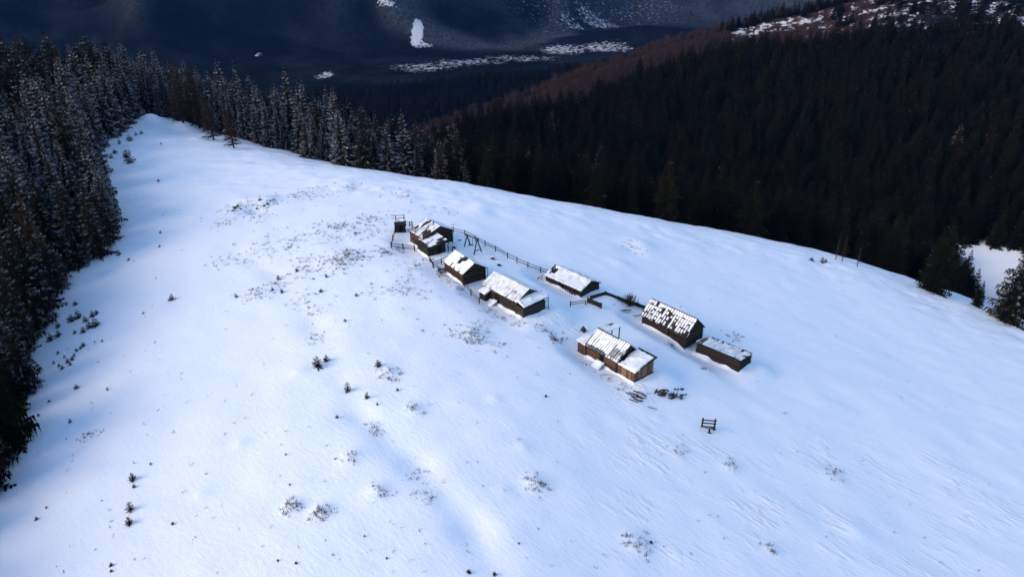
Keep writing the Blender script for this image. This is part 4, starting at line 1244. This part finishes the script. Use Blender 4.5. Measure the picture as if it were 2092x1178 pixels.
fence('rail_fence', 'long two-rail fence running from the farthest hut to the low reddish hut',
      [(912, 472), (927, 475), (950, 481), (971, 492), (991, 503), (1012.5, 513), (1037, 527.5), (1056, 537), (1078.6, 546.6), (1104, 556.5), (1121, 562)])
fence('rail_fence', 'rail fence in front of the farthest hut on the left', [(799, 506.5), (823.5, 509.5), (847, 513)])
fence('rail_fence', 'short rail fence linking the post shed to the left corner post', [(807, 476), (803, 491), (799.5, 505)])
fence('rail_fence', 'short rail fence right of the post shed behind the farthest hut', [(829, 462), (837, 463), (842.5, 464)], post_h=1.3)
fence('rail_fence', 'rail fence between the ragged hut and the bare-patched hut, upper one', [(916, 513), (925, 520), (934, 527)])
fence('rail_fence', 'rail fence between the ragged hut and the bare-patched hut, lower one', [(885, 547.5), (902, 539), (921, 531)])
fence('rail_fence', 'leaning rail fence at the near corner of the ragged hut', [(878.5, 534.5), (885, 546)], rails=(.25, .5, .75), post_h=.9)
fence('rail_fence', 'rail fence descending from the bare-patched hut to the longest hut', [(948, 584), (962.5, 604), (979, 620)])
fence('rail_fence', 'two-rail fence piece before the gable of the reddish hut', [(1165.6, 626), (1196.8, 622.4)], rails=(.42, .85), post_h=1.0)
PF = 'board fences beside the reddish hut'
fence('board_fence', 'solid board fence from the reddish hut gable past the bare bush to the barn', [(1206, 612), (1237, 603), (1263.4, 613), (1283, 620.5), (1303, 626.5), (1316.4, 632)],
      rails=(.12, .37, .62), post_h=.85, boards=True, rail_w=.26, group=PF, prot=.03)
fence('board_fence', 'short solid board gate standing open before the reddish hut', [(1199.6, 618.5), (1228, 630)], rails=(.15, .42, .69, .92), post_h=1.15, boards=True, rail_w=.28, group=PF, prot=.03)

# ------------------------------------------------------------------ wooden swing frame, log rack
p = at(965, 511)
sf = empty('swing_frame', p, math.radians(-42), 'wooden A-frame swing stand in the fenced yard', 'swing'); sf.scale = (1.25, 1.25, 1.2)
for x in (-1.1, 1.1):
    for y in (-.85, .85):
        bar('leg', sf, (x * 1.1, y, -.2), (x, y * -.06, 2.45), .2, .2, M_LOG, (1, 0, 0), 'log')
    bar('cross_bar', sf, (x * 1.08, -.72, .35), (x * 1.08, .72, .35), .13, .13, M_LOG, (0, 0, 1), 'log')
bar('top_beam', sf, (-1.6, 0, 2.35), (1.5, 0, 2.35), .2, .2, M_LOG, (0, 0, 1), 'log')
for y in (-.3, .3): bar('hanger', sf, (-.2 + y, 0, 2.3), (-.2 + y, 0, .9), .04, .04, M_LOG, (1, 0, 0))
bar('swing_seat', sf, (-.6, 0, .9), (.2, 0, .9), .3, .05, M_BOARD, (0, 0, 1))

p = at(1446, 875)
rk = empty('log_rack', p, math.radians(-8), 'dark log rack with three cross bars standing alone on the snow', 'rack')
for x in (-.85, .85):
    bar('post', rk, (x, 0, -.3), (x + R(-.03, .03), 0, 1.75), .24, .24, M_LOG, (1, 0, 0), 'log')
    bar('foot', rk, (x - .35, 0, .06), (x + .3, -.05, .06), .2, .16, M_LOG, (0, 0, 1), 'log')
for z in (.35, .95, 1.45): bar('cross_bar', rk, (-1.0, -.02, z), (1.05, -.02, z), .19, .19, M_LOG, (0, 0, 1), 'log')
bar('front_post', rk, (.05, -1.05, -.3), (.05, -1.05, .85), .26, .26, M_LOG, (1, 0, 0), 'log')
bar('brace', rk, (.05, -1.05, .7), (-.8, 0, .4), .1, .1, M_LOG, (0, 0, 1), 'log')
bar('brace', rk, (.05, -1.05, .7), (.8, 0, .4), .1, .1, M_LOG, (0, 0, 1), 'log')
bar('foot', rk, (-.25, -1.08, .06), (.4, -1.02, .06), .2, .16, M_LOG, (0, 0, 1), 'log')

# ------------------------------------------------------------------ loose logs and boards
def loose(name, u, v, ln, ang, wid, label, group, mat=None, kind='log', tilt=0.0, lift=.06, cat='log'):
    p = at(u, v)
    d = Vector((math.cos(ang) * ln / 2, math.sin(ang) * ln / 2, tilt * ln / 2))
    if mat is None and random.random() < .4: mat = M_NEWD
    mesh_bar = bar(name, None, Vector(p) - d + Vector((0, 0, lift + abs(tilt) * ln / 2)), Vector(p) + d + Vector((0, 0, lift + abs(tilt) * ln / 2)), wid, wid if kind == 'log' else .05, mat or M_LOG, (0, 0, 1), kind)
    return tag(mesh_bar, label, cat, group)
for k in range(16):
    loose('firewood_log', R(1338, 1362), R(797, 811), R(.5, 1.1), R(-.5, 1.2), R(.14, .24), 'dark short log in the heap right of the plank hut annexe', 'heaped logs right of the annexe', tilt=R(-.25, .25), lift=R(.05, .3))
for k in range(16):
    loose('firewood_log', R(1366, 1400), R(804, 816), R(.4, 1.3), R(-.3, 1.3), R(.12, .22), 'dark log in the spread pile beyond the heap by the annexe', 'spread logs beyond the heap', tilt=R(-.2, .2), lift=R(.05, .22))
for k in range(7):
    loose('firewood_log', R(1368, 1396), R(788, 797), R(.3, .6), R(-.5, 1.5), R(.1, .2), 'small dark log poking from snow behind the spread log pile', 'small logs behind the pile', tilt=R(-.2, .4))
for k in range(11):
    loose('scrap_board', R(1288, 1322), R(802, 820) , R(.7, 1.9), R(-.9, -.3), R(.12, .22), 'dark scrap board lying below the near corner of the annexe', 'scrap boards below the annexe corner', M_LOG, 'box', lift=R(.04, .2), tilt=R(-.05, .05), cat='board')
loose('scrap_board', 1287, 806, 1.8, -.75, .2, 'long dark board lying left of the scrap boards at the annexe corner', None, M_LOG, 'box', cat='board')
loose('scrap_board', 1327, 832, 2.2, -.45, .1, 'thin pale pole lying in the snow below the scrap boards', None, M_BOARD, 'log', cat='pole')
loose('scrap_board', 1127, 690, 2.6, -1.0, .2, 'long dark plank lying on snow between the longest hut and plank hut', None, M_LOG, 'box', cat='board')
loose('scrap_board', 1133, 690, 2.2, -1.05, .16, 'second plank lying close beside the long plank below the longest hut', None, M_BOARD, 'box', cat='board')
for k in range(6):
    loose('scrap_board', R(1268, 1284), R(633, 639), R(1.0, 2.2), R(-.2, .5), R(.08, .14), 'thin pole lying on snow before the bare bush', 'poles before the bare bush', M_LOG, 'log', cat='pole')
for k in range(14):
    loose('scrap_board', R(895, 911), R(549, 564), R(.7, 2.0), R(-1.2, .6), R(.1, .2), 'dark broken board in the rubble left of the bare-patched hut', 'rubble boards left of the bare-patched hut', M_LOG, 'box', tilt=R(-.2, .2), lift=R(.05, .5), cat='board')
loose('scrap_board', 1296, 645, 2.0, .05, .12, 'dark pole sticking out left of the black barn', None, M_LOG, 'log', cat='pole')

def blob(name, seed, r, flat, mat, sub=2):
    rr = np.random.default_rng(seed)
    import bmesh
    bm = bmesh.new(); bmesh.ops.create_icosphere(bm, subdivisions=sub, radius=r)
    for v in bm.verts:
        k = 1 + .28 * (vnoise(v.co.x * 2.2 / r + seed, v.co.y * 2.2 / r + v.co.z * 1.7 / r, seed) - .5) * 2
        v.co = Vector((v.co.x * k, v.co.y * k, v.co.z * k * flat))
    me = bpy.data.meshes.new(name); bm.to_mesh(me); bm.free(); me.materials.append(mat)
    return me
# stumps in the yard, each with a little cap of snow
SN = [(1006, 529, .38, 'dark stump in the fenced yard below the swing'), (1019, 542, .36, 'dark stump in the yard nearest the longest hut'), (927.5, 506, .34, 'dark stump right of the ragged hut'), (939, 491, .2, 'tiny dark stump between farthest hut and swing')]
for u, v, r, lab in SN:
    p = at(u, v)
    e = empty('tree_stump', p, R(0, 6), lab, 'stump', 'stumps in the yard')
    bar('stump_wood', e, (0, 0, -.2), (R(-.05, .05), 0, r * 1.1), r * 1.7, r * 1.7, M_LOG, (1, 0, 0), 'log')
    for k in range(4): bar('root', e, (0, 0, .12), (math.cos(k * 1.6) * r * 2, math.sin(k * 1.6) * r * 2, -.02), .12, .12, M_LOG, (0, 0, 1), 'log')
    obj('snow_cap', blob('snow_cap', 3, r * .8, .35, M_SNOW), e, Matrix.Translation((0, 0, r * 1.15)))
# rocks on the left hump
ROCKS = [blob('rock', 20 + k, 1.0, .6, M_ROCK) for k in range(4)]
for k, (u, v, r) in enumerate([(481, 424, .55), (486, 420, .4), (477, 430, .35), (492, 427, .3), (531, 408, .45), (540, 420, .4), (547, 416, .45), (525, 426, .35), (552, 411, .3), (470, 452, .25), (519, 445, .25)]):
    p = at(u, v)
    o = obj('rock', ROCKS[k % 4]); o.location = (p[0], p[1], p[2] - r * .15); o.scale = (r, r * .8, r); o.rotation_euler = (0, 0, R(0, 6))
    tag(o, 'dark rock showing through snow on the hump left of the huts', 'rock', 'rocks on the snowy hump')
# grey heap between the longest hut and the plank hut
p = at(1192, 676)
e = empty('brush_heap', p, 0, 'small grey pointed heap of brush beside the plank hut', 'heap')
for k in range(40):
    a = R(0, 6.28); bar('stick', e, (math.cos(a) * R(.3, .75), math.sin(a) * R(.3, .7), -.05), (math.cos(a) * .1, math.sin(a) * .1, R(.5, .95)), .06, .06, M_BOARD, (1, 0, 0), 'log')
# flat brush by the planks
# bare bush
p = at(1287, 625)
bb = empty('bare_bush', p, 0, 'rounded leafless bush by the board fence', 'bush'); bb.scale = (1.0, 1.0, 1.25)
r_ = np.random.default_rng(77)
V_, F_ = [], []
def bstick(a, b, w):
    d = b - a; s = np.cross(d, np.array([.3, .2, 1.0])); s = s / np.linalg.norm(s); t = np.cross(d, s); t = t / np.linalg.norm(t); i = len(V_)
    V_.extend([a + s * w, a - s * w * .5 + t * w, a - s * w * .5 - t * w, b + s * w * .4, b - s * w * .2 + t * w * .4, b - s * w * .2 - t * w * .4])
    F_.extend([(i, i + 1, i + 4, i + 3), (i + 1, i + 2, i + 5, i + 4), (i + 2, i, i + 3, i + 5)])
for k in range(70):
    a = r_.uniform(0, 6.28); el = r_.uniform(.2, 1.5)
    d = np.array([math.cos(a) * math.cos(el), math.sin(a) * math.cos(el), math.sin(el)])
    m_ = d * r_.uniform(.8, 1.1); e_ = m_ + (d + r_.normal(0, .25, 3)) * r_.uniform(.6, .9)
    bstick(np.zeros(3), m_, .045); bstick(m_, e_, .03)
    for j in range(5):
        b_ = m_ + (e_ - m_) * r_.uniform(0, 1); bstick(b_, b_ + (d + r_.normal(0, .5, 3)) * r_.uniform(.25, .5), .022)
obj('branches', new_mesh('bush_branches', V_, F_, M_LARCH), bb)

# dead stump and log at the left forest edge
p = at(204, 318); e = empty('tree_snag', p, 0, 'broken snag with snow on its top at the left forest edge', 'stump')
bar('snag_wood', e, (0, 0, -.3), (-.1, 0, 2.2), .55, .55, M_BARK, (1, 0, 0), 'log'); obj('snow_cap', blob('snow_cap', 9, .42, .3, M_SNOW), e, Matrix.Translation((-.1, 0, 2.25)))
loose('fallen_log', 255, 262, 4.5, .35, .35, 'fallen log lying at the foot of frosted spruces, far left', None, M_BARK)

# ------------------------------------------------------------------ spruce saplings on the snow
SAP = []
for k in range(4):
    SAP.append(spruce_mesh('sapling_crown', 200 + k, 1.5, .62 if k != 3 else .8, 8, 7, .06, M_DARKN))
def sapling(u, v, hp, lab, grp):
    p = at(u, v)
    if p is None: return
    d = proj(p[0], p[1], p[2])[2]
    h = max(.28, hp * d / FPX / .88)
    k = random.randrange(4)
    o = obj('spruce_sapling', SAP[k]); o.location = (p[0], p[1], p[2] - .06 * h)
    w = R(.9, 1.3); o.scale = (h / 1.5 * w, h / 1.5 * w, h / 1.5); o.rotation_euler = (0, 0, R(0, 6))
    tag(o, lab, 'sapling', grp)
G1 = 'saplings clustered by the left forest'
for u, v, h in [(154.5, 622, 8), (161, 649, 17), (147, 656, 15), (175, 656, 11), (190, 646, 12), (197.6, 640, 8), (183, 669, 13), (196, 666, 18), (171, 678, 12), (153.6, 680, 7), (119, 668, 12), (104, 695, 16), (120, 686, 12)]:
    sapling(u, v, h, 'dark sapling in the upper cluster by the left forest edge', G1)
G2 = 'tiny saplings below the upper cluster'
for u, v, h in [(118.7, 722, 6), (170, 707, 8), (139, 740, 9), (128, 753, 8), (148, 735, 8), (110, 742, 6), (157, 717, 7), (165, 712, 6), (132, 730, 6), (144, 745, 7), (152, 727, 6), (121, 748, 6), (209, 697, 5), (194, 699, 4)]:
    sapling(u, v, h, 'tiny sapling in the lower cluster by the left forest edge', G2)
G3 = 'saplings on the far tip of the meadow'
for u, v, h in [(265, 288, 12), (244.5, 294, 9), (235, 314, 10), (227.5, 323, 9), (258, 321, 13), (289.5, 273, 7), (278.5, 277, 7), (324, 371, 6), (329, 295, 4)]:
    sapling(u, v, h, 'small sapling on the far left tip of the meadow', G3)
sapling(265, 333, 25, 'largest of the saplings on the far left tip of the meadow', None)
G4 = 'saplings in a row at lower left'
sapling(272, 980, 17, 'broad bushy sapling at the top of the row at lower left', G4)
sapling(274, 995, 8, 'tiny sapling right under the broad bushy one at lower left', G4)
sapling(267.5, 1041, 19, 'upright sapling in the middle of the row at lower left', G4)
sapling(265, 1070, 18, 'lowest sapling of the row at lower left', G4)
G5 = 'saplings in the middle of the left meadow'
sapling(648.8, 749, 22, 'tall dark sapling, left one of the pair in mid meadow', G5)
sapling(667, 737, 13, 'low rounded sapling, right one of the pair in mid meadow', G5)
sapling(711, 798, 18, 'bushy sapling right below the pair in mid meadow', G5)
sapling(750, 813, 13, 'round sapling right of the bushy one in mid meadow', G5)
sapling(351.5, 612, 12, 'lone dark sapling in the open left meadow', None)
sapling(1679, 536, 11, 'small sapling on the right skyline meadow, middle of three', 'saplings on the right meadow')
sapling(1658, 532, 7, 'small sapling on the right skyline meadow, leftmost of three', 'saplings on the right meadow')
sapling(1687, 535, 7, 'small sapling on the right skyline meadow, rightmost of three', 'saplings on the right meadow')
for u, v, h in [(243.6, 520, 9), (263, 531, 5), (328, 476, 5), (326, 504, 5), (157, 793, 9), (144, 862, 8), (79, 849, 6), (219.5, 796, 6), (95, 1037, 5), (75, 1061, 8), (353, 1070, 6), (308, 948, 5), (227.6, 1155, 8), (227.6, 1167, 7),
                (773, 747, 13), (771, 826, 6), (812, 797, 6), (689, 853, 7), (705, 656, 6), (584, 929, 5), (958, 1169, 9), (1010, 1174, 9), (568.5, 571, 9), (557, 593, 8), (575.7, 597, 8), (606.7, 554, 8), (667, 566, 7), (482.5, 607, 8),
                (656, 596, 7), (728, 604, 6), (293, 640, 4), (101, 820, 5), (592, 990, 4), (790, 1140, 5), (745, 1095, 4), (605, 1150, 4), (568, 1145, 4), (1060, 1110, 5), (1115, 810, 5), (1330, 1108, 6)]:
    w_ = 'beside the left forest' if u < 240 and v < 900 else 'in the lower left meadow' if u < 500 and v > 760 else 'on the upper left meadow' if u < 450 else 'at the bottom of the meadow' if v > 900 else 'among the grass left of the huts' if v < 640 else 'in mid meadow below the huts'
    sapling(u, v, h, 'tiny lone sapling poking out of the snow ' + w_, 'tiny lone saplings ' + w_)

# ------------------------------------------------------------------ dry grass poking through the snow
gv, gf = [], []
gr = np.random.default_rng(31)
def tuft(x, y, n, spread, h):
    for k in range(n):
        bx_, by_ = x + gr.normal(0, spread), y + gr.normal(0, spread)
        bz = TZ(bx_, by_)
        a = gr.uniform(0, 6.28); w = gr.uniform(.02, .05); hh = h * gr.uniform(.5, 1.3); l = gr.uniform(.2, .9) * hh
        i = len(gv); c, s = math.cos(a), math.sin(a)
        gv.extend([(bx_ - s * w, by_ + c * w, bz - .05), (bx_ + s * w, by_ - c * w, bz - .05), (bx_ + c * l, by_ + s * l, bz + hh)])
        gf.append((i, i + 1, i + 2))
# heights for the tufts come from the ground grid itself
_gz = np.zeros(len(ground.data.vertices) * 3, np.float32); ground.data.vertices.foreach_get('co', _gz)
_gz = _gz.reshape(len(GY), len(GX), 3)[..., 2]
def TZ(x, y):
    i = min(max(np.searchsorted(GX, x) - 1, 0), len(GX) - 2); j = min(max(np.searchsorted(GY, y) - 1, 0), len(GY) - 2)
    fx = (x - GX[i]) / (GX[i + 1] - GX[i]); fy = (y - GY[j]) / (GY[j + 1] - GY[j])
    return float((_gz[j, i] * (1 - fx) + _gz[j, i + 1] * fx) * (1 - fy) + (_gz[j + 1, i] * (1 - fx) + _gz[j + 1, i + 1] * fx) * fy)
for tx_, ty_, tr in THIN:
    for k in range(int(5 + tr * 4)):
        tuft(tx_ + gr.normal(0, tr * .5), ty_ + gr.normal(0, tr * .5), int(gr.integers(4, 14)), gr.uniform(.08, .25), gr.uniform(.15, .4))
for (u, v, n, r) in [(483, 424, 25, 1.2), (545, 416, 20, 1.2), (718, 522, 45, 1.8), (700, 533, 30, 1.4), (792, 517, 25, 1.4), (970, 684, 40, 1.0), (690, 462, 20, 1.5), (758, 450, 25, 1.5), (524, 602, 18, 1.2),
                     (1097, 985, 14, .8), (595, 1032, 14, .7), (655, 1040, 16, .7), (1300, 1105, 14, 1.0), (795, 765, 12, .7), (1575, 1120, 8, .5), (172, 892, 14, .9), (1512, 686, 10, .8), (1145, 690, 14, .9), (820, 508, 10, .8)]:
    p = at(u, v)
    for k in range(n): tuft(p[0] + gr.normal(0, r), p[1] + gr.normal(0, r), int(gr.integers(5, 14)), .12, gr.uniform(.18, .45))
for k in range(420):
    u, v = gr.uniform(60, 2060), gr.uniform(330, 1170)
    p = at(u, v)
    if p is None or meadow(p[0], p[1]) < 4: continue
    if u > 1150 and gr.random() < .6: continue
    tuft(p[0], p[1], int(gr.integers(3, 9)), gr.uniform(.05, .2), gr.uniform(.12, .3))
gm_ = new_mesh('dry_grass', gv, gf, M_GRASS)
tag(obj('dry_grass', gm_), 'dry grass and low brush poking through the meadow snow', 'grass', None, 'stuff')

# ------------------------------------------------------------------ haze over the whole place
hz = bpy.data.materials.new('haze_air'); hz.use_nodes = True
nt = hz.node_tree; nt.nodes.clear()
ho = nt.nodes.new('ShaderNodeOutputMaterial'); pv = nt.nodes.new('ShaderNodeVolumePrincipled')
pv.inputs['Color'].default_value = (0.10, 0.32, 1.0, 1)
pv.inputs['Density'].default_value = 1.55e-5
pv.inputs['Anisotropy'].default_value = 0.0
nt.links.new(pv.outputs[0], ho.inputs['Volume'])
zmin = min(min(v[2] for v in o.bound_box) for o in (ground, hills, mounts)) - 1.5
zmax = max(max(v[2] for v in o.bound_box) for o in (ground, hills, mounts)) + 25
zmax = max(zmax, CAM_H + 15)
v = [(x, y, z) for x in (-3700, 4000) for y in (-400, 5300) for z in (zmin, zmax)]
tag(obj('haze', new_mesh('haze', v, _bf, hz)), 'thin blue air between the meadow and the far mountains', 'haze', None, 'stuff')
print('haze z', zmin, zmax, 'objects', len(bpy.data.objects))
